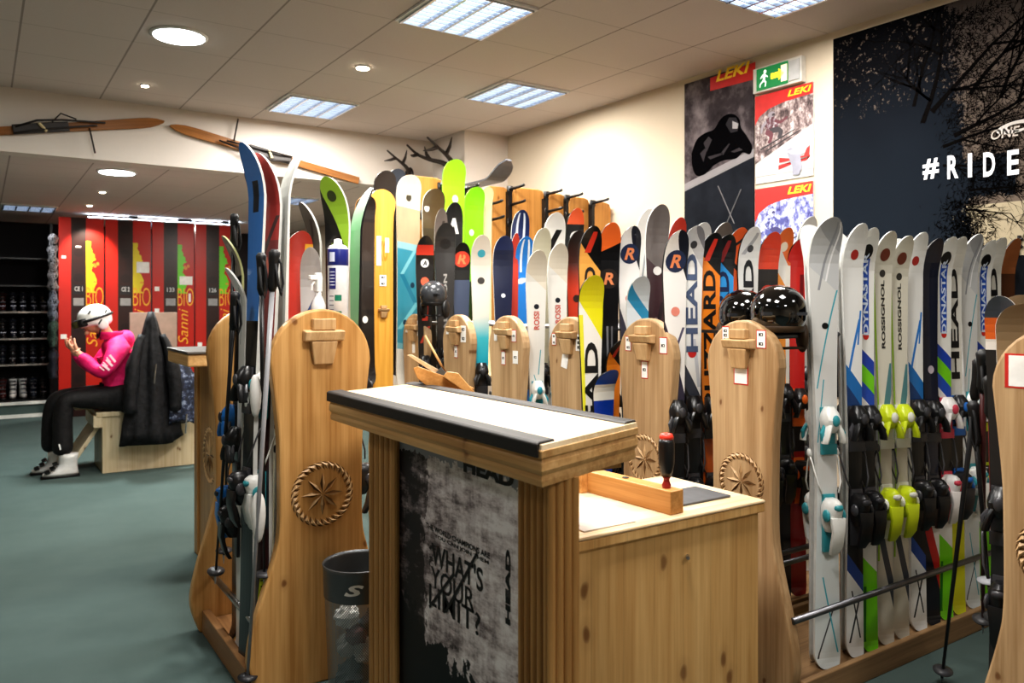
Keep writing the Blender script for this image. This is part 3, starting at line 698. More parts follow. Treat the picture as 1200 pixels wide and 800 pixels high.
# rows behind: px, py of the tip, rack index, y offset, design
ROWS = [
 (792, 271, 1, 0, 'rwhite', 'white ski with navy round emblem, leftmost in the second rack', 1),
 (811, 266, 1, 0, 'whitehead', 'white ski with grey-blue letters beside the orange ski', 1),
 (832, 274, 1, 0, 'orange', 'orange ski with black tip and black letters in the second rack', 1),
 (848, 276, 1, 0, 'blueblz', 'sky blue ski with black tip beside the orange lettered ski', 1),
 (863, 268, 1, .03, 'tiger', 'orange and black tiger striped ski behind the left black helmet', 1),
 (878, 267, 1, 0, 'silverd', 'pale silver ski with black letters above the left black helmet', .95),
 (901, 273, 1, 0, 'redr', 'red-tipped black ski with round red emblem between the helmets', 1),
 (917, 268, 1, .02, 'orangewhite', 'orange and white ski above the right black helmet', .9),
 (934, 280, 1, 0, 'red', 'plain red ski between right helmet and wide silver ski', 1),
 (820, 262, 1, .2, 'whiteplain', 'white ski tip rising behind the orange lettered ski', 1),
 (845, 262, 1, .2, 'greytip', 'grey ski tip rising behind the sky blue ski', 1),
 (945, 255, 1, .2, 'whiteplain', 'tall white ski tip just left of the wide silver ski', 1),
 (692, 266, 2, 0, 'ordblz', 'pale orange ski with black tip, leftmost full ski of the third rack', 1),
 (693, 323, 2, -.075, 'junyellow', 'short yellow and white ski with big black letters', 1.1),
 (714, 262, 2, 0, 'rorange', 'black ski with orange tip and round orange emblem', 1.05),
 (738, 266, 2, 0, 'rwhite', 'white ski with navy round emblem left of the tall grey ski', 1.05),
 (748, 324, 2, -.075, 'junblue', 'short white and sky blue ski in front of taller skis', 1.05),
 (771, 241, 2, 0, 'greytall', 'tall dark grey ski with dark red graphic towering over its row', 1.0),
 (757, 246, 2, .18, 'whiteplain', 'white ski tip rising behind the tall dark grey ski', 1),
 (793, 256, 2, .0, 'redtip', 'red ski tip right of the tall dark grey ski', .9),
 (629, 294, 3, 0, 'cream', 'cream white ski at the left of two alike, fourth rack', 1.05),
 (654, 286, 3, 0, 'cream', 'cream white ski at the right of two alike, fourth rack', 1.05),
 (676, 271, 3, 0, 'redbrown', 'dark brown ski fading to red, right of the cream skis', 1.05),
 (650, 250, 3, .2, 'whiteblack', 'white ski tip with black graphic behind the cream skis', 1.1),
 (674, 245, 3, .2, 'orangeA', 'black ski with orange tip and white round emblem behind the brown ski', 1),
 (635, 268, 3, .2, 'tan', 'tan ski tip between the blue skis and the white ski tip', 1),
 (564, 276, 4, 0, 'tealfade', 'cream ski fading to teal with round teal emblem', 1.1),
 (590, 277, 4, 0, 'navyplain', 'plain navy ski with white edge right of the teal-faded ski', 1.15),
 (615, 278, 4, 0, 'bluezig', 'bright blue ski with white zigzags left of the cream skis', 1.1),
 (610, 247, 4, .2, 'navyzig', 'navy ski tip with white zigzags behind the bright blue ski', 1.1),
 (603, 274, 4, .02, 'redtip', 'slim red ski edge right of the plain navy ski', .5),
 (498, 277, 5, 0, 'blackletters', 'black ski with red and white round emblems beside the teal snowboard', 1.05),
 (522, 262, 5, -.03, 'blacktall', 'tall charcoal ski right of the grey helmet', 1.0),
 (541, 285, 5, 0, 'redcap', 'slate ski with large round red emblem at its tip', 1.1),
 (532, 238, 5, .12, 'blackpeak', 'black ski with white peak graphic behind the tall charcoal ski', 1.05),
 (517, 245, 5, .12, 'greytip', 'small grey ski tip left of the black peaked ski', .8),
]
RN = ['front', 'second', 'third', 'fourth', 'fifth', 'farthest']
for px, py, ri, dy, key, lab, ws in ROWS:
    Y = RACK_Y[ri]-.125-.02+dy
    p = atY(px, py, Y)
    ski(key, (p.x, Y, 0), p.z, lab, 'skis standing in the %s rack' % RN[ri], yaw=YF, lean=.7, ws=ws)
# darker filler skis farther along racks, seen in the gaps between panels
for px, py, ri, key, lab in ((716, 397, 2, 'orange', 'orange ski low in the gap between third and second rack panels'),):
    Y = RACK_Y[ri]-.2
    p = atY(px, py, Y); ski(key, (p.x, Y, 0), p.z, lab, 'skis standing in the third rack', lean=-.5, ws=.8, gfx=False)
# small blue child's ski in the gap
pb = atY(707, 432, RACK_Y[2]-.29)
D['kidblue'] = dict(mat=ski_mat('royal_blue_topsheet', (20, 70, 180), [(0, (16, 60, 160)), (.86, (226, 230, 226)), (.93, (24, 84, 196))]), edge=DARK_EDGE, bind=None, txt=(), disc=(), w=1.15)
kd = ski('kidblue', (pb.x, RACK_Y[2]-.285, 0), pb.z, 'short royal blue ski with white sticker behind the counter top', 'skis standing in the third rack', lean=0, ws=1, z0=.10)
sticker(kd, 0, 1.7*.62, -.03, .06, .12, 0, False); sticker(kd, .005, 1.7*.42, -.03, .035, .16, 1, False)

# helmets
def helmet(loc, rotz, r, label, mats, group=None, name='helmet'):
    t = thing(name, label, 'helmet', loc, rotz, group)
    prof = [(r*.86, -.02), (r*.99, .02), (r*1.0, .05)]+[(r*math.cos(a*PI/2/8), .05+r*.95*math.sin(a*PI/2/8)) for a in range(1, 9)]
    prof[-1] = (.004, prof[-1][1])
    MB().lathe(prof, (0, 0, .02), 28, 0, True, 1.14).build('shell', mats[0], t, True)
    MB().lathe([(r*.88, -.03), (r*.92, -.012), (r*.88, .004)], (0, 0, .02), 28, 0, True, 1.14).build('rim', mats[1], t, True)
    mb = MB()
    for s in (-1, 1): MB().ell((s*r*.9, .02, -.03), (.022, .055, .06), 12, 8).build('ear_pad', mats[1], t, True)
    mb = MB()
    for s in (-1, 1): mb.tube([(s*r*.9, -.01, -.07), (s*r*.5, -.03, -.07), (0, -.035, -.072)], .006, 6)
    mb.build('chin_strap', mats[1], t, True)
    mb = MB()
    for i in range(5):
        a = R(-60+30*i); mb.box((r*.62*math.sin(a), -r*.55, r*.82), (.012, .05, .012), 0, Matrix.Rotation(-a*.5, 3, 'Z'))
    for s in (-1, 1):
        mb.box((s*r*.5, -r*.96, .06), (.06, .02, .012), 0, Matrix.Rotation(-s*.35, 3, 'Z'))
    mb.build('vent', mats[2], t)
    return t
Yh = RACK_Y[0]-.02
for px, py, r, Y, lab in ((912, 384, .105, Yh-.05, 'shiny black helmet on the rack rail, right one beside the silver ski'), (871, 384, .1, Yh+.2, 'shiny black helmet on the rack rail, left one above the carved panel')):
    p = atY(px, py, Y)
    helmet((p.x, Y, p.z-.005), R(-40), r, lab, [GLOSS, plain((70, 52, 34), .5, name='brown_lining'), plain((52, 54, 58), .25, name='vent_grey')], 'black helmets on the rack')
mbx = MB()
p = atY(905, 392, Yh)
p = atY(508, 362, RACK_Y[5]-.3)
helmet((p.x, p.y, p.z+.03), R(-50), .085, 'dark grey helmet hanging left of the tall charcoal ski', [plain((58, 60, 64), .25, name='helmet_grey'), BLACK, BLACK], None)
# shelf strip that carries the helmets
s = MB().bx(RACK_X+.05, RACK_X+.42, RACK_Y[0]-.09, RACK_Y[0]+.27, 1.338, 1.35).build('helmet_shelf', SATIN)
tag(s, 'thin dark shelf strip under the two black helmets', 'shelf')
# ------------------------------------------------------------------ counter in the foreground
CT = 1.14
cA, cB, cC = atZ(635, 522, CT), atZ(748, 495, CT), atZ(385, 460, CT)
cD = cC+(cB-cA)
ctr = thing('counter', 'narrow pine counter with moulded top, black edge strip and mountain poster', 'counter', (0, 0, 0))
def quad_ring(inset, z):
    c = (cA+cB+cC+cD)/4; out = []
    for p in (cA, cB, cD, cC):
        d = p-c; L = math.hypot(d.x, d.y)
        ea = (cB-cA).normalized(); eb = (cC-cA).normalized()
        sa = 1 if (p in (cB, cD)) else -1; sb = 1 if (p in (cC, cD)) else -1
        q = p-ea*sa*inset-eb*sb*inset
        out.append(Vector((q.x, q.y, z)))
    return out
prof = [(.0, CT-.012), (-.0, CT-.03), (.006, CT-.033), (.001, CT-.042), (.0, CT-.058), (.004, CT-.066), (.008, CT-.07), (.005, CT-.082), (.006, CT-.096)]
mb = MB(); mb.loft([quad_ring(i, z) for i, z in prof][::-1])
mb.build('moulding', W_CAP, ctr, bevel=.002)
MB().loft([quad_ring(.002, CT-.012), quad_ring(.004, CT)]).build('countertop', W_TOPL, ctr)
ea = (cB-cA).normalized(); eb = (cC-cA).normalized()
def strip(off, w, h, name, mat, over):
    L0, L1 = .012, (cC-cA).length+.008
    a = cA+ea*off; pts = []
    rings = []
    for t in (L0, L1):
        o = a+eb*t
        rings.append([o+Vector((0, 0, -over))-ea*.006, o+Vector((0, 0, h*.4))-ea*.006, o+Vector((0, 0, h))+ea*.004, o+ea*w+Vector((0, 0, h)), o+ea*(w+.004)+Vector((0, 0, 0)), o+ea*.0+Vector((0, 0, -over))])
    MB().loft(rings).build(name, mat, ctr, bevel=.005)
strip(.0, .062, .006, 'edge_strip', RUB, .03)
strip((cB-cA).length-.05, .05, .006, 'rear_strip', RUB, .0)
# reeded posts
FXP = 1.085
def post(ya, yb, x0, x1, name='post'):
    mb = MB(); z0, z1 = 0, CT-.094
    n = 5; mb.bx(x0+.012, x1-.004, ya, yb, z0, z1)
    w = (yb-ya)/n
    for i in range(n):
        c = ya+w*(i+.5)
        mb.loft([[Vector((x0+.014-.013*math.sin(PI*k/6), c-w*.44*math.cos(PI*k/6), z)) for k in range(7)] for z in (z0, z1)])
    m = 4; w2 = (x1-x0)/m
    for i in range(m):
        c = x0+w2*(i+.5)
        mb.loft([[Vector((c-w2*.44*math.cos(PI*k/6), ya+.002-.010*math.sin(PI*k/6), z)) for k in range(7)] for z in (z0, z1)])
    return mb.build(name, W_POST, ctr, False)
yL0, yL1 = atX(460, 600, FXP).y, atX(430, 600, FXP).y
yR1, yR0 = atX(604, 600, FXP).y, atX(641, 600, FXP).y
post(yL0, yL1, FXP, FXP+.09); post(yR0, yR1, FXP, FXP+.095)
MB().bx(FXP+.03, FXP+.06, yR0+.01, yL1-.01, 0, CT-.094).build('front_board', W_POST, ctr)
MB().bx(FXP+.05, 1.40, yR0+.10, yL1-.02, CT-.115, CT-.095).build('brace_board', W_POST, ctr)
MB().bx(1.33, 1.37, yR0+.25, yL1-.02, 0, CT-.115).build('back_board', W_POST, ctr)
# mountain poster
def rock_poster():
    k = N('mountain_print'); tc = k.n('ShaderNodeTexCoord'); sp = k.n('ShaderNodeSeparateXYZ'); k.l(tc.outputs['Object'], sp.inputs[0])
    mp = k.n('ShaderNodeMapping'); k.l(tc.outputs['Object'], mp.inputs[0]); mp.inputs['Rotation'].default_value = (R(-38), 0, 0); mp.inputs['Scale'].default_value = (1, 1.2, 4.2)
    f = k.math('ADD', k.math('MULTIPLY', k.noise(mp.outputs[0], 4.5, 12, .78), .62), k.math('MULTIPLY', k.noise(k.obj((1, 1, .5)), 16, 10, .75), .38))
    g = k.noise(k.obj((1, 1, 1)), 3.2, 4, .6)
    rg = k.n('ShaderNodeTexNoise', noise_type='RIDGED_MULTIFRACTAL'); rg.inputs['Scale'].default_value = 6; rg.inputs['Detail'].default_value = 8; k.l(mp.outputs[0], rg.inputs['Vector'])
    y, z = sp.outputs[1], sp.outputs[2]
    tone = k.math('ADD', k.math('MULTIPLY', k.math('SUBTRACT', f, .5), 2.5), k.math('ADD', k.math('MULTIPLY', k.math('SUBTRACT', g, .5), .7), .74))
    tone = k.math('ADD', tone, k.math('SUBTRACT', .12, k.math('MULTIPLY', k.math('GREATER_THAN', k.math('ADD', y, k.math('MULTIPLY', k.math('SUBTRACT', k.noise(k.obj(), 12, 6, .7), .5), .3)), .52), .28)))
    tone = k.math('SUBTRACT', tone, k.math('MULTIPLY', k.math('POWER', k.math('MINIMUM', k.math('MAXIMUM', k.math('DIVIDE', k.math('SUBTRACT', y, .10), .5), 0), 1), 1.2), .26))
    tone = k.math('SUBTRACT', tone, k.math('MULTIPLY', k.math('MULTIPLY', rg.outputs['Fac'], .2), k.math('MINIMUM', k.math('MAXIMUM', k.math('MULTIPLY', y, 3), .4), 1)))
    col = k.ramp(tone, [(.36, lin((38, 32, 34))), (.56, lin((136, 123, 125))), (.74, lin((212, 201, 203))), (.95, lin((250, 244, 246)))])
    # dark forest at the bottom, sky at the top left
    edge = k.math('ADD', z, k.math('MULTIPLY', k.math('SUBTRACT', k.noise(k.obj(), 9, 6, .7), .5), .5))
    fore = k.math('LESS_THAN', edge, k.math('ADD', .31, k.math('MULTIPLY', y, .36)))
    col = k.mix(fore, col, lin((16, 15, 18)))
    sky = k.math('GREATER_THAN', k.math('ADD', z, k.math('MULTIPLY', k.math('SUBTRACT', k.noise(k.obj(), 14, 5, .6), .5), .12)), 1.0)
    col = k.mix(sky, col, lin((150, 152, 162)))
    return k.fin(col, .45, spec=.3)
PY0, PY1 = yR1-.005, yL0+.005
pz0, pz1 = .02, CT-.098
post_t = thing('poster', 'black and white mountain poster with slogan on the counter front', 'poster', (FXP+.026, PY0, 0))
MB().bx(-.002, .002, 0, PY1-PY0, pz0, pz1).build('print', rock_poster(), post_t)
def ptxt(body, px, py, wpx, hpx, mat, name='lettering', bold=.03, rot=0, shear=0):
    """lettering on the poster plane; wpx/hpx measured in metres"""
    p = atX(px, py, FXP+.02)
    r, u = Vector((0, -1, 0)), Vector((0, 0, 1))
    if rot: r, u = u, -r
    return text(name, body, (p.x-FXP-.026+.0028, p.y-PY0, p.z), r, u, wpx, hpx, mat, post_t, bold, shear)
PW = PY1-PY0
ptxt("WHAT'S", 533, 663, .29, .066, INK, bold=.02)
ptxt("YOUR", 528, 689, .25, .062, INK, bold=.008)
ptxt("LIMIT?", 530, 713, .29, .062, INK, bold=.008)
ptxt('HEAD', 570, 552, .25, .045, INK, bold=.05)
ptxt('HEAD', 594, 688, .19, .022, INK, bold=.06, rot=1)
ptxt('THE WORLD CHAMPIONS ARE', 533, 632, .36, .016, INK, bold=.02); ptxt('YOU CAN JOIN THEM', 538, 643, .3, .014, INK, bold=.02)
mb = MB()
for (xa, ya, xb, yb) in ((559, 648, 522, 717), (532, 672, 503, 711)):
    a = atX(xa, ya, FXP+.0215); b = atX(xb, yb, FXP+.0215); o = Vector((FXP+.026, PY0, 0)); a -= o; b -= o
    d = (b-a).normalized(); sdv = Vector((0, -d.z, d.y))*.005
    mb.add([a+sdv, b+sdv, b-sdv, a-sdv], [(0, 1, 2, 3)])
mb.build('slash_mark', INK, post_t)

# ------------------------------------------------------------------ workbench
WB = .79
wb = thing('workbench', 'knotty pine workbench cabinet with pale worn top behind the counter', 'workbench', (0, 0, 0))
w1 = atZ(895, 585, WB); wx1, wy = w1.x, w1.y
wx0, wy1 = 1.40, wy+.46
MB().bx(wx0, wx1-.012, wy+.012, wy1, 0, WB-.04).build('cabinet', W_CAB, wb, bevel=.004)
MB().bx(wx0-.01, wx1+.004, wy-.006, wy1+.01, WB-.012, WB).build('worktop', W_TOPX, wb, bevel=.006)
MB().bx(wx0-.008, wx1+.002, wy-.004, wy1+.008, WB-.042, WB-.012).build('edge_moulding', W_CAB, wb, bevel=.004)
n1 = atY(806, 651, wy+.012)
MB().tube([n1, n1+Vector((-.03, -.03, .006))], .006, 8).build('peg', STEEL, wb)
b0, b1 = atZ(786, 604, WB), atZ(682, 575, WB)
bd = (b1-b0).normalized(); bs = Vector((bd.y, -bd.x, 0)); Lb = (b1-b0).length
bar = thing('bench_stop', 'square pine bar screwed along the workbench top', 'wooden bar', (b0.x, b0.y, WB), math.atan2(bd.y, bd.x)-PI/2)
MB().bx(.0, .06, 0, Lb, 0, .075).build('bar', W_BAR, bar, bevel=.003)
MB().bx(-.03, .03, Lb-.03, Lb+.03, .0, .07).build('end_block', W_BAR, bar, bevel=.003)
MB().lathe([(.004, .0), (.012, .002), (.012, .004), (.003, .0055)], (.03, Lb*.55, .0735), 10).build('screw_head', DSTEEL, bar)
pm = [atZ(768, 590, WB), atZ(800, 606, WB), atZ(860, 578, WB), atZ(822, 570, WB)]
c0 = sum(pm, Vector())/4
q = MB(); q.bx(-.17, .15, -.09, .075, 0, .008)
mat_o = q.build('bench_mat', plain((88, 88, 90), .8, name='grey_rubber_mat'), None, bevel=.003)
mat_o.location = (2.0, atZ(822, 572, WB).y-.06, WB); tag(mat_o, 'grey rubber mat lying on the workbench top', 'mat')
ms = MB().bx(-.10, .10, -.07, .06, 0, .004).build('bench_mat', plain((196, 186, 176), .8, name='pale_felt'))
ms.location = (1.56, wy+.10, WB); tag(ms, 'pale worn felt patch at the near left of the workbench top', 'mat')
# screwdriver standing in the bar
sd0 = atZ(783, 582, WB+.075)
sd = thing('screwdriver', 'black screwdriver with red cap standing upright on the workbench bar', 'screwdriver', (bar.location.x, bar.location.y, WB+.075))
off = Vector((math.cos(bar.rotation_euler.z)*.03-math.sin(bar.rotation_euler.z)*.045, math.sin(bar.rotation_euler.z)*.03+math.cos(bar.rotation_euler.z)*.045, 0))
sd.location += off
sd.location.z -= .02; sd.scale = (1.15, 1.15, 1.0)
S = 1.0
MB().lathe([(.005, -.02), (.005, .03)], n=10).build('shaft', DSTEEL, sd, True)
MB().lathe([(.006, .012), (.011, .016), (.013, .03), (.0085, .042), (.0085, .05), (.015, .06)], n=14).build('ferrule', pal((150, 40, 34)), sd, True)
MB().lathe([(.015, .058), (.018, .075), (.022, .10), (.0225, .14), (.022, .165), (.019, .178)], n=14).build('handle', SATIN, sd, True)
MB().lathe([(.0195, .177), (.02, .185), (.016, .194), (.004, .197)], n=14).build('cap', pal((224, 62, 44)), sd, True)
# wooden tool rest on the counter top
tb = atZ(520, 452, CT)
tr = thing('binding_gauge', 'wooden binding gauge with tilted boards and thin metal lever on the counter', 'tool', (tb.x, tb.y, CT+.006))
ex = Vector((RX, RY, 0)); ey = Vector((FX, FY, 0))
pt = tb.copy()
def tp(px, py, d=0.0):
    Z = (pt.x*FX+pt.y*FY)+d
    return Vector((FX, FY, 0))*Z+Vector((RX, RY, 0))*((px-CX)/F*Z)+Vector((0, 0, EYE+(CY-py)/F*Z))-Vector(tr.location)
def slab(pts, d0, d1):
    n = len(pts)
    return MB().loft([[tp(x, y, d0) for x, y in pts], [tp(x, y, d1) for x, y in pts]])
slab([(484, 431), (490, 429), (520, 440), (545, 449), (556, 455), (548, 458), (525, 458), (500, 452), (489, 443)], -.02, .05).build('curved_base', W_BAR, tr, bevel=.003)
slab([(477, 416), (482, 415), (514, 433), (510, 438)], .03, .07).build('tilted_board', W_TOPX, tr, bevel=.002)
slab([(519, 441), (524, 435), (537, 437), (556, 459), (549, 462)], -.06, -.015).build('wedge_board', W_BAR, tr, bevel=.003)
slab([(509, 438), (517, 430), (523, 437), (520, 443), (512, 442)], -.015, .03).build('clamp', GREYM, tr, bevel=.002)
MB().tube([tp(522, 436, 0), tp(498, 393, 0)], .0045, 8).build('lever', W_CAP, tr, True)

# ------------------------------------------------------------------ waste bin
bc = (1.16, 2.74)
bn = thing('waste_bin', 'grey mesh waste bin with crumpled rubbish beside the counter post', 'waste bin', (bc[0], bc[1], 0))
MB().lathe([(.128, .40), (.131, .50), (.134, .515), (.137, .512), (.134, .497), (.131, .398)], n=36, cap=False).build('rim_band', GREYM, bn, True)
def mesh_mat():
    k = N('wire_mesh'); tc = k.n('ShaderNodeTexCoord'); sp = k.n('ShaderNodeSeparateXYZ'); k.l(tc.outputs['Object'], sp.inputs[0])
    an = k.math('MULTIPLY', k.math('ARCTAN2', sp.outputs[1], sp.outputs[0]), 14.0)
    zz = k.math('MULTIPLY', sp.outputs[2], 95.0)
    a = k.math('ABSOLUTE', k.math('SUBTRACT', k.math('FRACT', k.math('ADD', an, zz)), .5))
    b = k.math('ABSOLUTE', k.math('SUBTRACT', k.math('FRACT', k.math('SUBTRACT', zz, an)), .5))
    wire = k.math('MAXIMUM', k.math('LESS_THAN', a, .17), k.math('LESS_THAN', b, .17))
    k.fin(lin((150, 152, 154)), .35, .9); k.l(wire, k.b.inputs['Alpha']); return k.m
MB().lathe([(.112, .01), (.128, .405)], n=48, cap=False).build('mesh_wall', mesh_mat(), bn, True)
MB().lathe([(.112, 0), (.114, .012), (.02, .014)], n=32).build('base', GREYM, bn, True)
text('lettering', 'S', (-.072*1.0, -.115, .45), Vector((.85, -.53, 0)), (0, 0, 1), .07, .04, WHITE, bn, .04, .3)
for i, (a, z, c, r) in enumerate(((200, .33, (238, 236, 232), .045), (235, .27, (120, 72, 66), .04), (190, .22, (206, 204, 200), .04), (260, .2, (230, 230, 228), .035), (300, .3, (60, 64, 70), .05), (220, .12, (90, 96, 100), .06), (20, .2, (214, 206, 196), .06))):
    mb = MB(); mb.ell((0, 0, 0), (r, r, r*.9), 14, 9)
    rr = random.Random(i)
    mb.v = [v*(1+rr.uniform(-.28, .2)) for v in mb.v]
    o = mb.build('crumpled_paper', plain(c, .8, name='crumpled')); o.location = (bc[0]+.06*math.cos(R(a)), bc[1]+.06*math.sin(R(a)), z)
    tag(o, ['white crumpled paper high in the mesh bin', 'brown crumpled wrapper in the middle of the mesh bin', 'pale crumpled paper below the white one in the bin', 'white crumpled scrap low in the bin', 'dark crumpled bag at the right of the bin', 'grey crumpled plastic at the bottom of the bin', 'beige crumpled paper at the back of the bin'][i], 'paper', 'rubbish in the waste bin')

# ------------------------------------------------------------------ left rack (runs along Y)
LX, LY0, LY1 = 1.096, 2.98, 3.72
lr = thing('ski_rack', 'left ski rack with big honey pine panel, rosette and steel rail', 'ski rack', (LX, LY0, 0))
lrp = end_panel(lr, 1.437, .2, .166, .28, W_PANELY, ros=.725, rr=.125, ten=1.335, name='end_panel')
end_panel(lr, 1.44, .2, .166, .27, W_PANELY, loc=(-.055, LY1-LY0, 0), name='far_panel', ten=1.34)
for s in (-1, 1):
    MB().tube([(s*.235, .03, .25), (s*.235, LY1-LY0-.02, .25)], .013, 10).build('bottom_rail', STEEL, lr, True)
    MB().bx(min(s*.245, s*.28), max(s*.245, s*.28), .025, LY1-LY0-.025, 0, .1).build('base_board', W_BASEY, lr, bevel=.004)
    MB().tube([(s*.1, .03, 1.34), (s*.1, LY1-LY0-.02, 1.34)], .011, 10).build('top_rail', DSTEEL, lr, True)
MB().bx(-.245, .245, .03, LY1-LY0-.03, .03, .06).build('base_shelf', W_BASEY, lr)
MB().bx(-.045, .17, .06, .40, 1.352, 1.366).build('top_shelf', W_BASEY, lr)
GL = 'skis in the left rack'
mPI = -PI/2
for (X, Y, top, key, lab, yaw, lean, side, bk, ws) in (
    (.855, 3.12, 2.075, 'blue', 'tall steel blue ski with tip curved to the left, left rack', R(-80), 1.5, 0, 'black', 1.1),
    (.905, 3.09, 2.035, 'redsnow', 'tall dull red ski between the blue and the white ski', R(-76), 1.5, 0, 'white', 1.1),
    (.945, 3.06, 2.07, 'whitesnow', 'tall white ski with tip curved to the right, left rack', PI/2, -1.0, 0, 'black', 1.0),
    (.895, 3.42, 1.74, 'blackblue', 'slim black ski with blue binding and pale green edge, left rack', mPI, .6, 0, 'blue', 1.0),
    (.875, 3.28, 1.60, 'whiteplain', 'short pale ski between the blue ski and the far panel', mPI, .6, 0, None, .9),
    (.93, 3.24, 1.98, 'yellowtag', 'slate ski standing close to the big left panel', mPI, .8, 0, 'white', 1.0),
    (1.03, 3.33, 1.73, 'blackpeak', 'narrow black ski with forked tip right of the white ski', PI/2, .5, 0, 'black', .8),
    (1.115, 3.30, 1.76, 'redorange', 'red and orange edged ski behind the spray bottle', R(0), .5, 0, None, 1.15),
    (1.15, 3.24, 1.69, 'whitesnow', 'short white ski with red mark just left of the spray bottle', R(-20), .5, 0, None, .7),
    (1.22, 3.40, 1.90, 'greytip', 'warm grey ski with tip curved left behind the aerosol can', mPI, .5, 0, None, 1.2),
    (1.245, 3.20, 1.985, 'greentip', 'black ski with lime tip curved left above the aerosol can', R(-65), .5, 0, None, 1.25),
    (1.315, 3.19, 1.96, 'whitegreen', 'white-tipped green ski curved right beside the lime-tipped ski', PI/2, -.4, 0, 'black', 1.0)):
    ski(key, (X, Y, 0), top, lab, GL, yaw=yaw, lean=lean, side=side, bind=bk, ws=ws)

def ski_pole(p0, p1, label, cols=((30, 30, 32), (60, 60, 64), (24, 24, 26)), group='ski poles', strap=True, r=.0085):
    """p0 tip, p1 grip top"""
    p0, p1 = Vector(p0), Vector(p1); d = p1-p0; L = d.length
    t = thing('ski_pole', label, 'ski pole', p0, 0, group)
    t.rotation_euler = d.to_track_quat('Z', 'Y').to_euler()
    MB().tube([(0, 0, .03), (0, 0, L*.5), (0, 0, L-.12)], [r*.55, r*.85, r], 8).build('shaft', pal(cols[0], .3), t, True)
    MB().lathe([(r*1.2, L-.15), (r*1.9, L-.13), (r*1.7, L-.08), (r*2.0, L-.03), (r*2.2, L-.012), (r*1.2, L)], n=12).build('grip', pal(cols[2], .5), t, True)
    MB().lathe([(.008, .05), (.034, .058), (.036, .063), (.012, .07)], n=16).build('basket', pal(cols[1], .4), t, True)
    MB().tube([(0, 0, 0), (0, 0, .04)], [.002, .006], 6).build('tip', STEEL, t)
    if strap:
        MB().tube([(0, -.008, L-.012), (.015, -.02, L-.05), (.022, -.03, L-.12), (.014, -.033, L-.16), (.0, -.03, L-.12), (-.004, -.015, L-.05)], .005, 6).build('strap', pal((22, 22, 24), .7), t, True)
    return t
def atYd(px, py, X): return atX(px, py, X)
def px3(px, py, Z):
    return Vector((FX, FY, 0))*Z+Vector((RX, RY, 0))*((px-CX)/F*Z)+Vector((0, 0, EYE+(CY-py)/F*Z))
ski_pole(px3(289, 812, 2.92), px3(322, 292, 2.83), 'steel ski pole with black grip leaning in front of the left panel', ((150, 150, 154), (40, 40, 44), (20, 20, 22)), 'poles at the left rack', r=.0095)
ski_pole(px3(252, 684, 3.36), px3(276, 342, 3.05), 'thin black ski pole at the far left of the left rack', group='poles at the left rack')
ski_pole(px3(310, 690, 3.0), px3(306, 296, 2.84), 'black ski pole crossing the red ski', group='poles at the left rack')
ski_pole(px3(262, 660, 3.5), px3(275, 250, 3.3), 'black ski pole with tall strap left of the blue ski', group='poles at the left rack')
# gloves/mitts and tags hanging on the bindings
for (px, py, Z, s, lab) in ((299, 462, 2.9, 1, 'upper white plastic strap guard hanging between poles'), (302, 604, 2.9, 1.2, 'lower white padded guard hanging between poles')):
    p = px3(px, py, Z); mb = MB()
    mb.loft([[p+Vector((x*s, y*s, z*s)) for x, y in ((-.022*k, -.02*k), (.026*k, -.022*k), (.024*k, .02*k), (-.02*k, .018*k))] for z, k in ((-.085, .35), (-.06, .8), (0, 1.15), (.05, .95), (.075, .4))])
    o = mb.build('hanging_guard', plain((222, 220, 216), .6, name='white_fabric'), None, True, sub=1); tag(o, lab, 'guard', 'white guards in the left rack')
for (px, py, Z, w, h, lab) in ((279, 630, 3.25, .03, .09, 'lime green paper tag hanging in the left rack, upper one'), (308, 690, 3.0, .03, .11, 'long yellow-green paper tag hanging beside the left panel')):
    p = px3(px, py, Z); mb = MB(); mb.box(p, (w, .002, h), 0, Matrix.Rotation(R(-25), 3, 'Z') @ Matrix.Rotation(.1, 3, 'Y'))
    for i in range(4): mb.box(p+Vector((0, -.003, h*(.3-.2*i))), (w*.6, .001, .004), 1, Matrix.Rotation(R(-25), 3, 'Z'))
    o = mb.build('paper_tag', [plain((186, 200, 40), .6, name='lime_paper'), INK]); tag(o, lab, 'tag', 'lime tags in the left rack')

# bottles on the left rack's shelf
ac = px3(396, 362, 3.22)
can = thing('aerosol_can', 'tall white aerosol can with navy label band on the left rack shelf', 'can', (ac.x, ac.y, 1.366))
MB().lathe([(.038, 0), (.0415, .004), (.0415, .31), (.041, .315)], n=28).build('body', plain((234, 238, 244), .25, name='can_white'), can, True)
def band(z0, z1, r, c, name):
    MB().lathe([(r-.0005, z0), (r, z0+.001), (r, z1-.001), (r-.0005, z1)], n=28, cap=False).build(name, plain(c, .3, name='can_print'), can, True)
band(.245, .312, .0419, (36, 44, 120), 'label_band')
nrm = Vector((-ac.x, -ac.y, 0)).normalized(); rt = Vector((-nrm.y, nrm.x, 0))
def patch(a0, a1, z0, z1, c, name):
    mb = MB(); base = math.atan2(nrm.y, nrm.x); pts = []
    for z in (z0, z1): pts.append([Vector((.0422*math.cos(base+a0+(a1-a0)*i/8), .0422*math.sin(base+a0+(a1-a0)*i/8), z)) for i in range(9)])
    mb.loft(pts, 0, cap=False, closed=False); mb.build(name, plain(c, .35, name='can_print'), can)
patch(-.95, -.2, .15, .235, (40, 42, 110), 'text_panel')
for i in range(5): patch(-.85, -.3, .165+.013*i, .169+.013*i, (214, 218, 236), 'text_line')
for z in (.115, .05): patch(-.3, .35, z-.012, z+.012, (34, 120, 96), 'round_logo')
for i in range(6): patch(-.9, -.4, .03+.018*i, .034+.018*i, (120, 124, 140), 'text_line')
patch(-.9, -.3, .26, .298, (210, 216, 236), 'emblem')
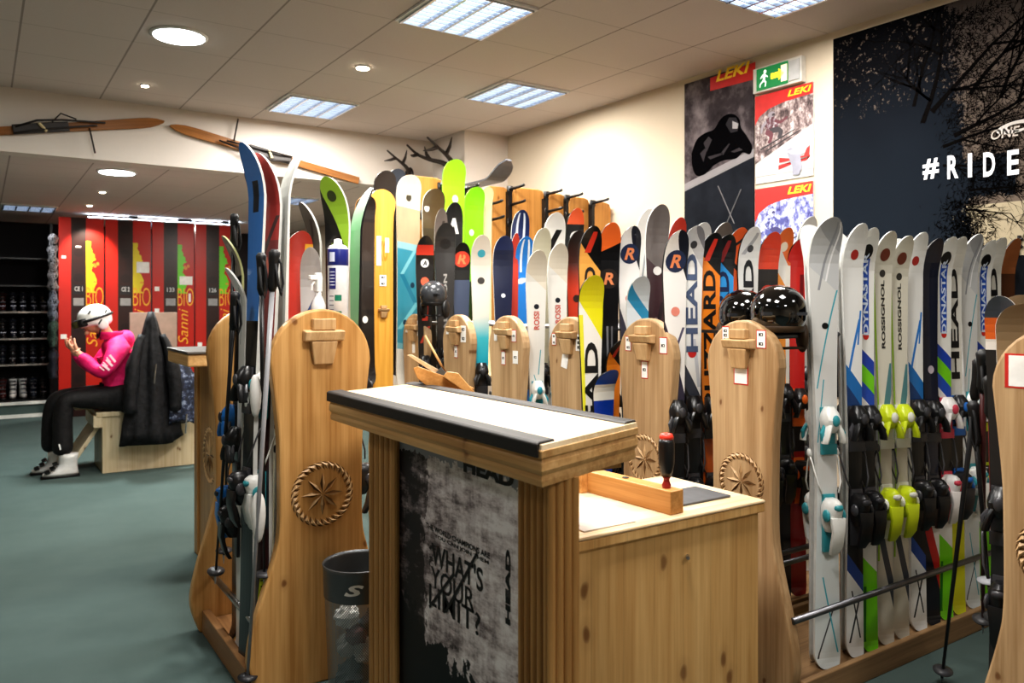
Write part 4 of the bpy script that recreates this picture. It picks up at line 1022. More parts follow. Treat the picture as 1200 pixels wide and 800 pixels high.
MB().lathe([(.041, .314), (.034, .325), (.02, .331), (.017, .334), (.015, .352), (.004, .355)], n=24).build('nozzle', WHITE, can, True)
sb_ = px3(373, 362, 3.18)
spb = thing('spray_bottle', 'small white spray bottle left of the aerosol can', 'bottle', (sb_.x, sb_.y, 1.366), R(20))
MB().lathe([(.026, 0), (.029, .006), (.029, .085), (.02, .11), (.012, .125), (.012, .14)], n=20).build('body', plain((228, 228, 226), .3, name='bottle_white'), spb, True)
mb = MB(); mb.loft([[(x, y*k, z) for x, y in ((-.014, -.012), (.012, -.012), (.012, .012), (-.014, .012))] for z, k in ((.138, 1), (.19, 1.1), (.215, .7))]); mb.bx(-.045, -.012, -.008, .008, .185, .205)
mb.build('spray_head', WHITE, spb, bevel=.003)
MB().tube([(-.02, 0, .18), (-.032, 0, .165), (-.034, 0, .145)], .005, 6).build('trigger', WHITE, spb)

# second counter behind the left rack
c2 = thing('counter', 'far pine counter with dark edged top behind the left ski rack', 'counter', (0, 0, 0))
X2 = 1.046
MB().bx(.88, 1.62, 4.30, 4.82, 1.135, 1.20).build('moulding', W_CAP, c2, bevel=.008)
MB().bx(.875, 1.62, 4.29, 4.83, 1.20, 1.215).build('countertop', plain((92, 88, 84), .4, name='dark_worktop'), c2, bevel=.004)
MB().bx(1.08, 1.56, 4.42, 4.90, .0, 1.135).build('body', W_POST, c2)
mb = MB(); mb.bx(X2, X2+.05, 4.34, 4.42, 0, 1.135); mb.bx(X2, X2+.05, 4.86, 4.94, 0, 1.135); mb.bx(X2+.012, X2+.04, 4.42, 4.86, 0, 1.135)
fr = mb.build('front_frame', W_POST, c2, bevel=.006)
ro = thing('x', None, None); rosette(ro, (0, 0), .16, 0)
r_ = [c for c in ro.children][0]; r_.parent = fr; r_.location = (X2+.012, 4.60, .62); r_.rotation_euler = (0, 0, -PI/2); bpy.data.objects.remove(ro)

# ------------------------------------------------------------------ snowboard rack at the far end
sr = thing('snowboard_rack', 'tall orange pine snowboard rack with black pegs behind the skis', 'snowboard rack', (0, 0, 0))
SY = 5.22
def syo(px): return SY-.27*min(1, max(0, (px-560)/150))
def sat(px, py, Y=None): return atY(px, py, syo(px) if Y is None else Y)
def board(px0, px1, py0, Y=None, z0=.9, mat=W_SLAT, th=.03, rnd=.05):
    Y = syo((px0+px1)/2); a, b = sat(px0, py0, Y), sat(px1, py0, Y); w = b.x-a.x
    poly = [(a.x, z0), (b.x, z0), (b.x, a.z-rnd), (b.x-rnd*.3, a.z-rnd*.25), (b.x-rnd, a.z), (a.x+rnd, a.z), (a.x+rnd*.3, a.z-rnd*.25), (a.x, a.z-rnd)]
    MB().prism(poly, lambda p, q, d: (p, d, q), Y, Y+th).build('back_board', mat, sr, bevel=.005)
for a in ((470, 519, 204), (519, 545, 214), (568, 597, 217), (602, 638, 219), (643, 663, 226), (667, 691, 230), (697, 716, 236)): board(*a)
for px, py in ((597, 222), (640, 228), (664, 232), (694, 238), (545, 222), (598, 240), (641, 248), (665, 252), (597, 260), (640, 266), (572, 240), (574, 258), (546, 240), (516, 218), (425, 245), (425, 265), (462, 236), (462, 262), (492, 250)):
    p = sat(px, py); mb = MB()
    mb.tube([p, p+Vector((.0, -.15, .006)), p+Vector((0, -.2, .012))], .011, 8)
    mb.box(p+Vector((0, -.006, -.01)), (.05, .012, .07))
    mb.build('peg', BLACK, sr, True)
for px, py in ((597, 238), (640, 246), (664, 246), (694, 252)):
    p = sat(px, py); MB().box((p.x, p.y+.01, p.z-.12), (.035, .06, .42)).build('upright', BLACK, sr)
# yellow end panel of this rack
yp = sat(447, 222, 5.0)
ypn = end_panel(sr, yp.z, .095, .075, .09, W_YEL, th=.045, loc=(yp.x, 5.0, 0), ten=1.42, name='end_panel', bev=0)
sticker(ypn, -.03, yp.z-.42, -.024, .035, .2, 0, False); sticker(ypn, .03, yp.z-.38, -.024, .03, .1, 0, False); sticker(ypn, .0, 1.62, -.024, .05, .075, 2, False)
text('lettering', 'XO', (0, -.0245, 1.82), (1, 0, 0), (0, 0, 1), .07, .14, plain((206, 130, 30), .5, name='orange_print'), ypn, .03)
def snowboard(px, py, pyb, Y, w, mats, label, key, decals=(), yaw=0, tipc=.05):
    p = atY(px, py, Y); zb = atY(px, pyb, Y).z; L = p.z-zb
    t = thing('snowboard', label, 'snowboard', (p.x, Y, zb), yaw, 'snowboards in the tall rack')
    mb = MB(); n = 40; nu = 6; fr = []; bk = []
    for i in range(n+1):
        v = .5-.5*math.cos(PI*i/n); e = min(v, 1-v)*L
        ww = w/2*(1-.1*math.sin(PI*v)); er = w*.55
        if e < er: ww *= math.sqrt(max(.0004, 1-((er-e)/er)**2.2))
        y = -tipc*max(0, (.13-min(v, 1-v))/.13)**2
        f0 = []; b0_ = []
        for j in range(nu+1):
            x = (2*j/nu-1)*ww
            f0.append(len(mb.v)); mb.v.append(Vector((x*.985, y-.011, v*L))); mb.uv[f0[-1]] = (j/nu, v)
            b0_.append(len(mb.v)); mb.v.append(Vector((x, y, v*L))); mb.uv[b0_[-1]] = (j/nu, v)
        fr.append(f0); bk.append(b0_)
    for i in range(n):
        for j in range(nu):
            mb.f.append([fr[i][j], fr[i][j+1], fr[i+1][j+1], fr[i+1][j]]); mb.mi.append(0)
            mb.f.append([bk[i][j], bk[i+1][j], bk[i+1][j+1], bk[i][j+1]]); mb.mi.append(1)
        for j in (0, nu): mb.f.append([fr[i][j], fr[i+1][j], bk[i+1][j], bk[i][j]]); mb.mi.append(1)
    mb.build('deck', mats, t)
    for (cx, v, r, c) in decals:
        m = MB(); m.add([(cx*w/2+r*math.cos(2*PI*i/16), -.0135-tipc*max(0, (.13-min(v, 1-v))/.13)**2, v*L+r*1.2*math.sin(2*PI*i/16)) for i in range(16)], [tuple(range(16))]); m.build('emblem', plain(c, .4, name='board_print'), t)
    return t
E_W, E_B, E_G = plain((236, 236, 230), .35, name='pale_edge'), DARK_EDGE, plain((150, 220, 70), .35, name='lime_edge')
snowboard(478, 206, 462, 4.98, .19, [ski_mat('teal_board_top', (90, 160, 176), [(0, (226, 222, 212)), (.2, (120, 176, 186)), (.23, (60, 140, 160)), (.66, (150, 190, 196)), (.69, (196, 168, 132)), (.85, (226, 216, 196))], [(.1, .3, .9, .42, .1, (110, 180, 190)), (.8, .42, .2, .55, .1, (40, 116, 140)), (.2, .55, .8, .66, .08, (120, 180, 190))], .06, mottled=.3), E_W], 'beige and teal snowboard beside the yellow rack panel', 'a', ((0, .90, .02, (60, 52, 30)), (-.3, .33, .016, (30, 60, 80)), (.3, .5, .016, (30, 60, 80))))
snowboard(427, 230, 452, 4.98, .15, [ski_mat('brown_board_top', (54, 42, 36), [(0, (30, 28, 28)), (.4, (50, 42, 38)), (.66, (60, 46, 38)), (.86, (44, 34, 32))], mottled=.5), plain((226, 150, 60), .4, name='orange_edge')], 'dark brown snowboard left of the yellow rack panel', 'b', ((0, .35, .02, (220, 218, 212)),))
snowboard(507, 222, 452, 4.99, .18, [ski_mat('bark_board_top', (84, 66, 42), [(0, (26, 24, 24)), (.5, (70, 56, 38)), (.8, (90, 72, 46))], mottled=.5), E_W], 'mottled dark brown snowboard between the teal and lime snowboards', 'c', ((-.6, .9, .02, (226, 222, 214)),))
snowboard(531, 188, 440, 4.99, .19, [ski_mat('lime_board_top', (156, 226, 40), (), [(.2, .5, .8, .7, .2, (140, 210, 30))], mottled=.25), E_G], 'bright lime snowboard, higher one with its tip above the rack', 'd', ((.1, .82, .025, (230, 240, 210)), (.3, .62, .03, (24, 30, 20)), (-.1, .6, .02, (236, 240, 224))))
snowboard(555, 220, 440, 5.03, .17, [ski_mat('lime_board_top_b', (140, 220, 30), [(0, (20, 24, 18)), (.6, (140, 222, 30))], [(.2, .5, .8, .7, .2, (120, 200, 26))], mottled=.25), E_G], 'bright lime snowboard, lower one right of the other', 'e', ((.3, .7, .03, (24, 30, 20)), (-.3, .76, .02, (236, 240, 224))))
snowboard(568, 220, 440, 5.12, .12, [plain((236, 226, 180), .4, name='cream_board'), E_W], 'cream snowboard edge right of the lime snowboards', 'f')
snowboard(450, 201, 440, 5.14, .17, [plain((40, 32, 30), .4, name='dark_board'), E_B], 'dark brown snowboard tip above the yellow panel, left one', 'g')
snowboard(463, 199, 440, 5.17, .15, [plain((50, 56, 70), .4, name='slate_board'), E_W], 'slate snowboard tip above the yellow panel, right one', 'h')
# board lying on top of the rack
sl_ = sat(588, 213, SY)
lt = thing('snowboard', 'dark grey snowboard resting flat with upturned tip on top of the rack', 'snowboard', (sl_.x, SY+.0, sl_.z+.0), 0, 'snowboards in the tall rack')
mb = MB(); rings = []
for i in range(15):
    t_ = i/14; y = .45-.55*t_; z = .02+.13*max(0, (t_-.6)/.4)**1.6; w_ = .085*(1 if t_ < .8 else math.sqrt(max(.01, 1-((t_-.8)/.21)**2)))
    rings.append([Vector((-w_, y, z)), Vector((w_, y, z)), Vector((w_, y+.004, z+.012)), Vector((-w_, y+.004, z+.012))])
mb.loft(rings); o = mb.build('deck', plain((92, 94, 100), .35, name='grey_board'), lt)
# ------------------------------------------------------------------ posters on the right wall
def wall_pt(px, py): return atX(px, py, WX)
RT, UP = Vector((0, -1, 0)), Vector((0, 0, 1))
def poster_on_wall(label, y0, y1, z0, z1, mat, cat='poster', name='poster', d=.012):
    t = thing(name, label, cat, (WX, y0, z0))     # local: y from 0 to -(y0-y1)
    MB().bx(-d, -.001, -(y0-y1), 0, 0, z1-z0).build('print', mat, t)
    return t
def onwall(t, px, py, d=.014):
    p = wall_pt(px, py); return Vector((-d, p.y-t.location.y, p.z-t.location.z))
def flat(name, t, pts, mat, d=.0135):
    mb = MB(); mb.add([onwall(t, x, y, d) for x, y in pts], [tuple(range(len(pts)))]); return mb.build(name, mat, t)
def wtext(t, body, px0, px1, py, h, mat, d=.016, bold=.03, shear=0, name='lettering'):
    a, b = onwall(t, px0, py, d), onwall(t, px1, py, d)
    c = (a+b)/2; return text(name, body, (c.x, c.y, a.z), RT, UP, abs(b.y-a.y), h, mat, t, bold, shear)
def cloud_mat():
    k = N('stormy_print'); v = k.obj((1, 1, 1)); tc = k.n('ShaderNodeTexCoord'); sp = k.n('ShaderNodeSeparateXYZ'); k.l(tc.outputs['Object'], sp.inputs[0])
    z = sp.outputs[2]; f = k.noise(v, 3.5, 6, .6)
    top = k.ramp(f, [(.3, lin((30, 27, 29))), (.5, lin((70, 63, 66))), (.7, lin((140, 130, 132)))])
    bot = k.ramp(f, [(.3, lin((26, 28, 33))), (.7, lin((40, 43, 50)))])
    wave = k.math('ADD', z, k.math('MULTIPLY', sp.outputs[1], .25))
    col = k.mix(k.math('GREATER_THAN', wave, 1.0), bot, k.mix(k.ramp(z, [(0, (0, 0, 0, 1)), (.9, (0, 0, 0, 1)), (.96, (1, 1, 1, 1))]), lin((30, 28, 30)), top))
    band = k.math('MULTIPLY', k.math('GREATER_THAN', wave, .985), k.math('LESS_THAN', wave, 1.04))
    col = k.mix(k.math('MULTIPLY', band, .8), col, lin((150, 146, 148)))
    return k.fin(col, .9, spec=.05)
yA, yB = wall_pt(803.5, 100).y, wall_pt(884.5, 100).y
P1 = poster_on_wall('tall black and white racing poster with red brand strip on the right wall', yA, yB, 1.3, 3.07, cloud_mat())
flat('dark_figure', P1, spline([(812, 180), (818, 164), (828, 156), (838, 152), (845, 141), (852, 135), (861, 134), (868, 140), (870, 150), (877, 160), (883, 172), (880, 181), (872, 179), (864, 186), (850, 188), (838, 194), (828, 204), (818, 206), (813, 196), (812, 180)], 4), plain((12, 11, 13), .55, name='figure_print', spec=0))
flat('figure_helmet', P1, [(852, 146), (856, 138), (864, 138), (868, 146), (866, 154), (858, 156)], plain((52, 50, 53), .55, name='helmet_print', spec=0), .0145)
flat('figure_visor', P1, [(860, 142), (867, 145), (866, 151), (860, 151)], plain((150, 146, 148), .55, name='visor_print'), .0152)
for pts in ([(826, 168), (832, 160), (836, 164), (830, 178)], [(831, 184), (848, 179), (849, 181), (834, 187)], [(846, 180), (856, 168), (857, 169), (849, 182)], [(858, 178), (868, 173), (872, 176), (862, 179)], [(822, 180), (828, 174), (830, 176), (826, 190)]):
    flat('figure_highlight', P1, pts, plain((62, 58, 61), .55, name='highlight_print', spec=0), .0145)
for x0, y0, x1, y1 in ((843, 218, 862, 262), (870, 222, 853, 262)):
    mb = MB(); mb.tube([onwall(P1, x0, y0, .0135), onwall(P1, x1, y1, .0135)], .004, 6); mb.build('printed_pole', plain((104, 102, 104), .5, name='pole_print'), P1)
RED = plain((196, 32, 28), .45, name='brand_red'); YELT = plain((250, 206, 40), .45, name='brand_yellow')
flat('red_strip', P1, [(834, 92), (887, 73), (887, 93), (834, 107)], RED, .0155)
wtext(P1, 'LEKI', 841, 881, 90.5, .075, YELT, .018, .03, .25)
def snow_mat(name, cols, sc):
    k = N(name); f = k.noise(k.obj((1, 1.4, 1)), sc, 7, .68)
    return k.fin(k.ramp(f, [(.36, lin(cols[0])), (.47, lin(cols[1])), (.56, lin(cols[2])), (.66, lin(cols[3]))]), .45, spec=.3)
def racing_poster(label, top, bot, img, colset):
    ya, yb = wall_pt(886.5, 100).y, wall_pt(954.5, 100).y
    zt = wall_pt(887, top).z; zb = wall_pt(887, bot).z
    t = poster_on_wall(label, ya, yb, zb, zt, plain((200, 198, 196), .6, name='white_print'))
    W_, H_ = ya-yb, zt-zb
    def L(a, b, d): return Vector((-d, -a*W_, H_*(1-b)))
    def poly(nm, pts, mat, d):
        mb = MB(); mb.add([L(a, b, d) for a, b in pts], [tuple(range(len(pts)))]); mb.build(nm, mat, t)
    cv = [(0, .36), (.08, .26), (.25, .19), (.5, .15), (1, .13)]
    poly('photo_print', [(0, .1), (1, .1), (1, .48), (0, .84)], snow_mat('ski_action_print', colset, 16), .0135)
    poly('red_header', [(0, 0), (1, 0), (1, .13)]+cv[::-1][1:], RED, .0145)
    text('lettering', 'LEKI', L(.78, .065, .0165), RT, UP, W_*.4, H_*.075, YELT, t, .03, .25)
    ca, cb, cc = ((150, 142, 150), (104, 52, 62), (60, 52, 58)) if img == 0 else ((196, 202, 228), (80, 84, 150), (64, 60, 110))
    def el(nm, a, b, ra, rb, c, d): poly(nm, [(a+ra*math.cos(2*PI*q/14), b+rb*math.sin(2*PI*q/14)) for q in range(14)], plain(c, .5, name='racer_print'), d)
    el('printed_head', .30, .265, .065, .035, ca, .0150); el('printed_goggles', .335, .272, .03, .016, cc, .0154)
    poly('printed_racer', spline([(.20, .31), (.30, .29), (.40, .35), (.42, .42), (.34, .47), (.24, .45), (.17, .38)], 3), snow_mat('racer_suit', (cc, cb, ca, (226, 224, 228)), 40), .0146)
    poly('printed_arm', spline([(.36, .33), (.46, .36), (.56, .33), (.58, .35), (.46, .40), (.36, .37)], 3), plain(cb, .5, name='racer_arm'), .0148)
    poly('printed_arm', spline([(.20, .32), (.12, .38), (.10, .46), (.13, .47), (.16, .40), (.22, .36)], 3), plain(ca, .5, name='racer_arm'), .0148)
    poly('printed_leg', spline([(.26, .44), (.40, .43), (.50, .49), (.46, .57), (.40, .56), (.42, .50), (.30, .50)], 3), plain(cc, .5, name='racer_leg'), .0148)
    poly('printed_leg', spline([(.20, .44), (.30, .47), (.33, .53), (.28, .61), (.23, .60), (.26, .54), (.18, .49)], 3), plain(cb, .5, name='racer_leg'), .0149)
    for a0, b0, a1, b1 in ((.1, .66, .7, .5), (.2, .69, .8, .52)):
        poly('printed_ski', [(a0, b0), (a1, b1), (a1, b1+.014), (a0, b0+.02)], plain((40, 36, 40), .5, name='ski_print_dark'), .0146)
    if img == 0:
        poly('red_swoosh', [(.42, .955), (.95, .86), (.95, .83), (.88, .9), (.42, .9)], RED, .0142)
        mb = MB(); mb.tube([onwall(t, 935, 186), onwall(t, 936, 204)], .02, 8); 
    return t
racing_poster('upper white and red ski racing poster under the exit sign', 114, 208, 0, ((52, 42, 44), (110, 92, 92), (170, 154, 152), (226, 220, 218)))
racing_poster('lower white and red ski racing poster, partly behind the ski tips', 222, 330, 1, ((60, 56, 120), (120, 124, 180), (200, 206, 230), (238, 240, 246)))
# small printed racer with gate between the two posters
t = thing('poster', 'white poster strip with small racer and red gate between the racing posters', 'poster', (WX, wall_pt(887, 200).y, wall_pt(887, 216).z))
a, b = wall_pt(887, 100), wall_pt(954, 100)
MB().bx(-.009, -.001, -(a.y-b.y), 0, 0, .06).build('print', plain((200, 198, 196), .6, name='white_print'), t)
flat('red_gate', t, [(915, 191), (950, 183), (951, 170), (947, 174), (944, 182), (932, 186), (915, 185)], RED, .0165)
flat('printed_racer', t, [(926, 184), (924, 176), (929, 173), (934, 177), (939, 173), (943, 177), (940, 184), (942, 196), (938, 205), (931, 205), (930, 194)], plain((150, 150, 164), .5, name='racer_print_grey'), .018)
flat('printed_racer_arm', t, [(924, 178), (930, 176), (941, 175), (945, 179), (940, 181), (930, 181)], plain((206, 208, 216), .5, name='racer_print_light'), .0188)
# exit sign
e0 = wall_pt(888, 110); e1 = wall_pt(945, 98)
ez = wall_pt(888, 112).z
ex_ = thing('exit_sign', 'green exit sign with running man and lit yellow arrow above the posters', 'exit sign', (WX, e0.y, ez))
EW = e0.y-e1.y; EH = .165
MB().bx(-.05, -.001, -EW, 0, 0, EH).build('housing', plain((208, 204, 196), .4, name='sign_housing'), ex_, bevel=.006)
gw = EW*.74
MB().bx(-.056, -.05, -gw, -.035, .012, EH-.012).build('green_face', emit((18, 120, 64), .45, 'sign_green'), ex_)
mb = MB()
def em(pts): mb.add([(-.0575, -y, z) for y, z in pts], [tuple(range(len(pts)))])
mb.add([(-.0575, -.105-.012*math.cos(2*PI*i/12), .125+.012*math.sin(2*PI*i/12)) for i in range(12)], [tuple(range(12))])
for pts in ([(.088, .112), (.108, .112), (.104, .07), (.088, .072)], [(.09, .112), (.07, .095), (.066, .085), (.072, .084), (.092, .1)], [(.104, .11), (.128, .09), (.124, .083), (.102, .098)], [(.088, .074), (.062, .05), (.06, .03), (.068, .03), (.07, .047), (.098, .066)], [(.096, .076), (.116, .056), (.11, .026), (.102, .028), (.106, .053), (.09, .066)]): em(pts)
mb.build('running_man', emit((240, 246, 236), .8, 'sign_white'), ex_)
mb = MB(); em_ = [(.15, .065), (.21, .065), (.21, .045), (.25, .083), (.21, .12), (.21, .1), (.15, .1)]
mb.add([(-.0575, -y, z) for y, z in em_], [tuple(range(7))]); mb.build('arrow', emit((250, 196, 40), 2.2, 'sign_yellow'), ex_)
MB().bx(-.0575, -.056, -gw+.004, -gw+.05, .03, EH-.03).build('door_symbol', emit((236, 220, 190), .7, 'sign_door'), ex_)
MB().bx(-.06, -.05, -EW+.01, -gw-.01, .02, EH-.02).build('clear_cover', plain((190, 190, 190), .15, name='clear_plastic'), ex_)
# mural
def mural_mat():
    k = N('mural_print'); tc = k.n('ShaderNodeTexCoord'); sp = k.n('ShaderNodeSeparateXYZ'); k.l(tc.outputs['Object'], sp.inputs[0])
    s = k.math('MULTIPLY', sp.outputs[1], -1.0); z = sp.outputs[2]; v = k.obj()
    f = k.noise(v, 7, 12, .82); g = k.noise(v, 60, 6, .8); h = k.noise(v, 2.2, 3)
    dark = k.ramp(k.math('ADD', k.math('MULTIPLY', h, .1), k.math('MULTIPLY', z, .3)), [(.45, lin((36, 43, 52))), (.72, lin((26, 31, 38))), (.9, lin((12, 12, 15)))])
    sky = k.ramp(z, [(0, lin((206, 190, 160))), (.0, lin((206, 190, 160))), (1, lin((206, 190, 160)))])
    lowz = k.math('LESS_THAN', z, 1.97)
    sky = k.mix(lowz, k.mix(k.math('MULTIPLY', k.math('MAXIMUM', k.math('SUBTRACT', z, 1.9), 0), .8), lin((110, 98, 88)), lin((58, 52, 50))), lin((168, 156, 132)))
    # ragged boundary between dark foliage and pale sky: x = .84 low down, foliage droops on the top
    nb = k.math('MULTIPLY', k.math('SUBTRACT', k.math('ADD', k.math('MULTIPLY', f, .7), k.math('MULTIPLY', g, .3)), .5), 1.7)
    bound = k.math('ADD', s, k.math('MULTIPLY', nb, .5))
    up = k.math('MULTIPLY', k.math('MAXIMUM', k.math('SUBTRACT', z, 2.2), 0), .12)
    lim = k.math('SUBTRACT', .80, up)
    pale = k.math('GREATER_THAN', bound, lim)
    # a horizontal foliage tongue around the lettering
    tongue = k.math('MULTIPLY', k.math('LESS_THAN', k.math('ABSOLUTE', k.math('SUBTRACT', k.math('ADD', z, k.math('MULTIPLY', nb, .14)), k.math('SUBTRACT', 2.13, k.math('MULTIPLY', s, .02)))), .10), k.math('LESS_THAN', s, 1.02))
    pale = k.math('MULTIPLY', pale, k.math('SUBTRACT', 1.0, tongue))
    col = k.mix(pale, dark, sky)
    # speckles of light through the foliage, upper left
    spk = k.math('MULTIPLY', k.math('GREATER_THAN', k.noise(v, 40, 3, .7), .62), k.math('GREATER_THAN', k.math('ADD', z, k.math('MULTIPLY', h, .3)), 2.72))
    col = k.mix(k.math('MULTIPLY', spk, k.math('SUBTRACT', 1.0, pale)), col, lin((74, 66, 60)))
    ground = k.math('LESS_THAN', k.math('ADD', z, k.math('MULTIPLY', s, .0)), 1.70)
    col = k.mix(ground, col, lin((26, 28, 32)))
    return k.fin(col, .95, spec=.03)
mY = wall_pt(977.8, 100).y
mu = thing('mural', 'large dark mural with bare branches and white hashtag lettering on the right wall', 'mural', (WX, mY, 0))
MB().bx(-.012, -.001, -3.2, 0, .9, 3.06).build('print', mural_mat(), mu)
mb = MB(); rr = random.Random(5)
def branch(y, z, ang, L, w, dep):
    n = 5; pts = []; a = ang
    for i in range(n+1):
        pts.append((y, z)); a += rr.uniform(-.18, .18); y += math.cos(a)*L/n; z += math.sin(a)*L/n
    o = len(mb.v)
    for i, (p, q) in enumerate(pts):
        ww = w*(1-.75*i/n); i0 = max(0, i-1); i1 = min(n, i+1)
        dx, dz = pts[i1][0]-pts[i0][0], pts[i1][1]-pts[i0][1]; l = math.hypot(dx, dz)
        for sgn in (-1, 1):
            yy = p-sgn*dz/l*ww; zz = q+sgn*dx/l*ww
            mb.v.append(Vector((-.0135, -max(0.01, yy), min(3.055, zz))))
    for i in range(n): mb.f.append([o+2*i, o+2*i+1, o+2*i+3, o+2*i+2]); mb.mi.append(0)
    if dep:
        for kx in range(4 if dep > 1 else 3):
            i = rr.randint(1, n); branch(pts[i][0], pts[i][1], a+rr.choice((-1, 1))*rr.uniform(.3, .9), L*rr.uniform(.5, .75), w*.5, dep-1)
for (y, z, a, L, w) in ((.55, 2.45, 1.15, .6, .014), (.6, 2.5, .75, .7, .014), (.72, 2.35, .35, .55, .012), (.5, 2.55, 1.5, .5, .01), (.66, 2.3, .1, .5, .009), (.8, 2.55, .9, .6, .012), (.95, 2.5, 1.2, .5, .01), (.66, 2.2, -.1, .3, .007), (.78, 1.95, -.2, .22, .005), (.8, 2.05, .2, .3, .006)):
    branch(y, z, a, L, w, 3)
mb.build('branch_print', plain((13, 11, 11), .95, name='branch_ink', spec=0), mu)
mb = MB(); rr = random.Random(11)
def ell_(p, q, w):
    d = math.hypot(q[0]-p[0], q[1]-p[1]); nx, nz = -(q[1]-p[1])/d*w, (q[0]-p[0])/d*w
    mb.add([(-.0137, -(p[0]+nx), p[1]+nz), (-.0137, -(p[0]-nx), p[1]-nz), (-.0137, -q[0], q[1])], [(0, 1, 2)])
for i in range(5200):
    z = rr.uniform(1.72, 3.0)
    s0 = .80-max(0, z-2.2)*.12+rr.gauss(-.02, .07)
    if 2.0 < z < 2.3: s0 += rr.uniform(0, .26)
    if z > 2.3: s0 += abs(rr.gauss(0, .16))
    a = rr.uniform(-1.2, 1.9) if z > 1.95 else rr.uniform(-2.6, .3)
    L = rr.uniform(.012, .05); q = (s0+math.cos(a)*L, z+math.sin(a)*L)
    if q[1] < 3.05: ell_((s0, z), q, rr.uniform(.001, .0024))
mb.build('twig_print', plain((13, 11, 11), .95, name='branch_ink', spec=0), mu)
for ch, x0, x1 in (('#', 1083, 1102), ('R', 1112, 1125), ('I', 1136, 1141), ('D', 1154, 1168), ('E', 1182, 1196)):
    p = onwall(mu, (x0+x1)/2, 198-(x0-1083)*.075, .0165)
    a, b = onwall(mu, x0, 198), onwall(mu, x1, 198)
    text('lettering', ch, p, RT, UP, abs(a.y-b.y), .125 if ch != '#' else .11, plain((232, 234, 240), .45, name='white_letter'), mu, .03)
wtext(mu, 'ONE', 1163, 1197, 159, .05, plain((180, 168, 158), .45, name='pale_letter'), .0165, .01, .2)
p0 = onwall(mu, 1192, 149, .0165)
mb = MB(); o_ = [Vector((-.0165, p0.y-.09*math.cos(2*PI*i/24), p0.z+.03*math.sin(2*PI*i/24)+.008*math.cos(2*PI*i/24))) for i in range(24)]; i_ = [Vector((-.0165, p0.y-.05*math.cos(2*PI*i/24)-.01, p0.z+.014*math.sin(2*PI*i/24))) for i in range(24)]
mb.loft([o_, i_], 0, cap=False); mb.build('ring_logo', plain((180, 172, 166), .45, name='ring_print'), mu)
# small black figure mark low on the mural
mb = MB()
for a, b in (((1186, 296), (1200, 288)), ((1194, 300), (1196, 276)), ((1188, 284), (1200, 280))): mb.tube([onwall(mu, *a), onwall(mu, *b)], .009, 6)
mb.build('ink_mark', INK, mu)

# ------------------------------------------------------------------ antlers on the pilaster side
def antler(p, flip, label, s=1.0):
    t = thing('antlers', label, 'antlers', p, 0, 'antlers on the wall')
    m = plain((44, 34, 28), .6, name='antler_horn')
    mb = MB()
    MB().ell((0, 0, 0), (.025, .07, .09), 14, 8).build('mount', plain((40, 30, 24), .6, name='dark_mount'), t, True)
    for k in (-1, 1):
        f = k
        main = [(-.02, f*.03, .03), (-.10, f*.10, .10), (-.22, f*.20, .14), (-.36, f*.26, .20), (-.5, f*.26, .30)]
        mb.tube([(a*s, b*s, c*s) for a, b, c in spline(main, 4)], [.036*s*(1-.7*i/16) for i in range(17)], 8)
        for (a, b, c), (d, e, g) in (((-.22, .20, .14), (-.22, .34, .32)), ((-.36, .26, .2), (-.50, .16, .16))):
            mb.tube([(a*s, f*b*s, c*s), ((a+d)/2*s, f*((b+e)/2+.02)*s, ((c+g)/2-.01)*s), (d*s, f*e*s, g*s)], [.026*s, .02*s, .006*s], 7)
    mb.build('antler', m, t, True)
pa = atX(533, 200, 3.81); antler((3.80, pa.y, pa.z), 1, 'right dark antlers on the wall above the snowboards', .8)
pa = atY(492, 208, HY); antler((pa.x-.12, HY-.02, pa.z), 1, 'left dark antlers on the wall above the snowboards', .65)

# ------------------------------------------------------------------ vintage skis on the header wall
def old_ski(pa, pb, label, bind_at):
    a, b = atY(*pa, HY-.02), atY(*pb, HY-.02)    # a = tail side, b = tip
    d = b-a; L = d.length; ang = math.atan2(d.z, d.x)
    t = thing('vintage_ski', label, 'old ski', a, 0, 'old wooden skis on the header wall'); t.rotation_euler = (0, -ang, 0)
    w = .042; poly = [(0, -w*.8), (L*.5, -w*.75), (L-.22, -w)]
    top = [(L-.22, w), (L*.5, w*.75), (0, w*.8)]
    tip = [(L-.12, -w*.9), (L-.05, -w*.55), (L-.012, -w*.2), (L, 0.008), (L-.012, w*.3), (L-.06, w*.7), (L-.13, w*.95)]
    MB().prism(poly+tip+top, lambda p, q, dd: (p, dd, q), -.02, .0).build('ski_body', W_OLD, t, bevel=.004)
    x = L*bind_at
    mb = MB(); mb.bx(x-.22, x+.16, -.045, -.02, -.036, .04)
    mb.build('binding_plate', plain((52, 46, 44), .5, name='old_leather'), t, bevel=.006)
    mb = MB()
    mb.tube([(x-.2, -.05, .02), (x-.05, -.07, .055), (x+.12, -.06, .05), (x+.42, -.045, .012)], .008, 6)
    mb.tube([(x-.22, -.05, -.03), (x-.1, -.075, -.02), (x+.1, -.06, -.01), (x+.36, -.045, -.004)], .008, 6)
    mb.tube([(x+.05, -.05, .04), (x+.12, -.06, .10), (x+.22, -.055, .05)], .006, 6)
    mb.tube([(x+.30, -.04, -.02), (x+.302, -.045, -.22)], .007, 6)
    mb.build('strap', plain((34, 28, 26), .6, name='dark_leather'), t, True)
    MB().tube([(x-.04, -.06, .035), (x, -.065, -.03)], .012, 6).build('buckle', plain((206, 190, 150), .4, name='brass_buckle'), t)
old_ski((-110, 160), (193, 143), 'old wooden ski with leather binding, left one on the header wall', .5)
old_ski((420, 212), (198, 147), 'old wooden ski with leather binding, right one slanting down behind ski tips', .52)

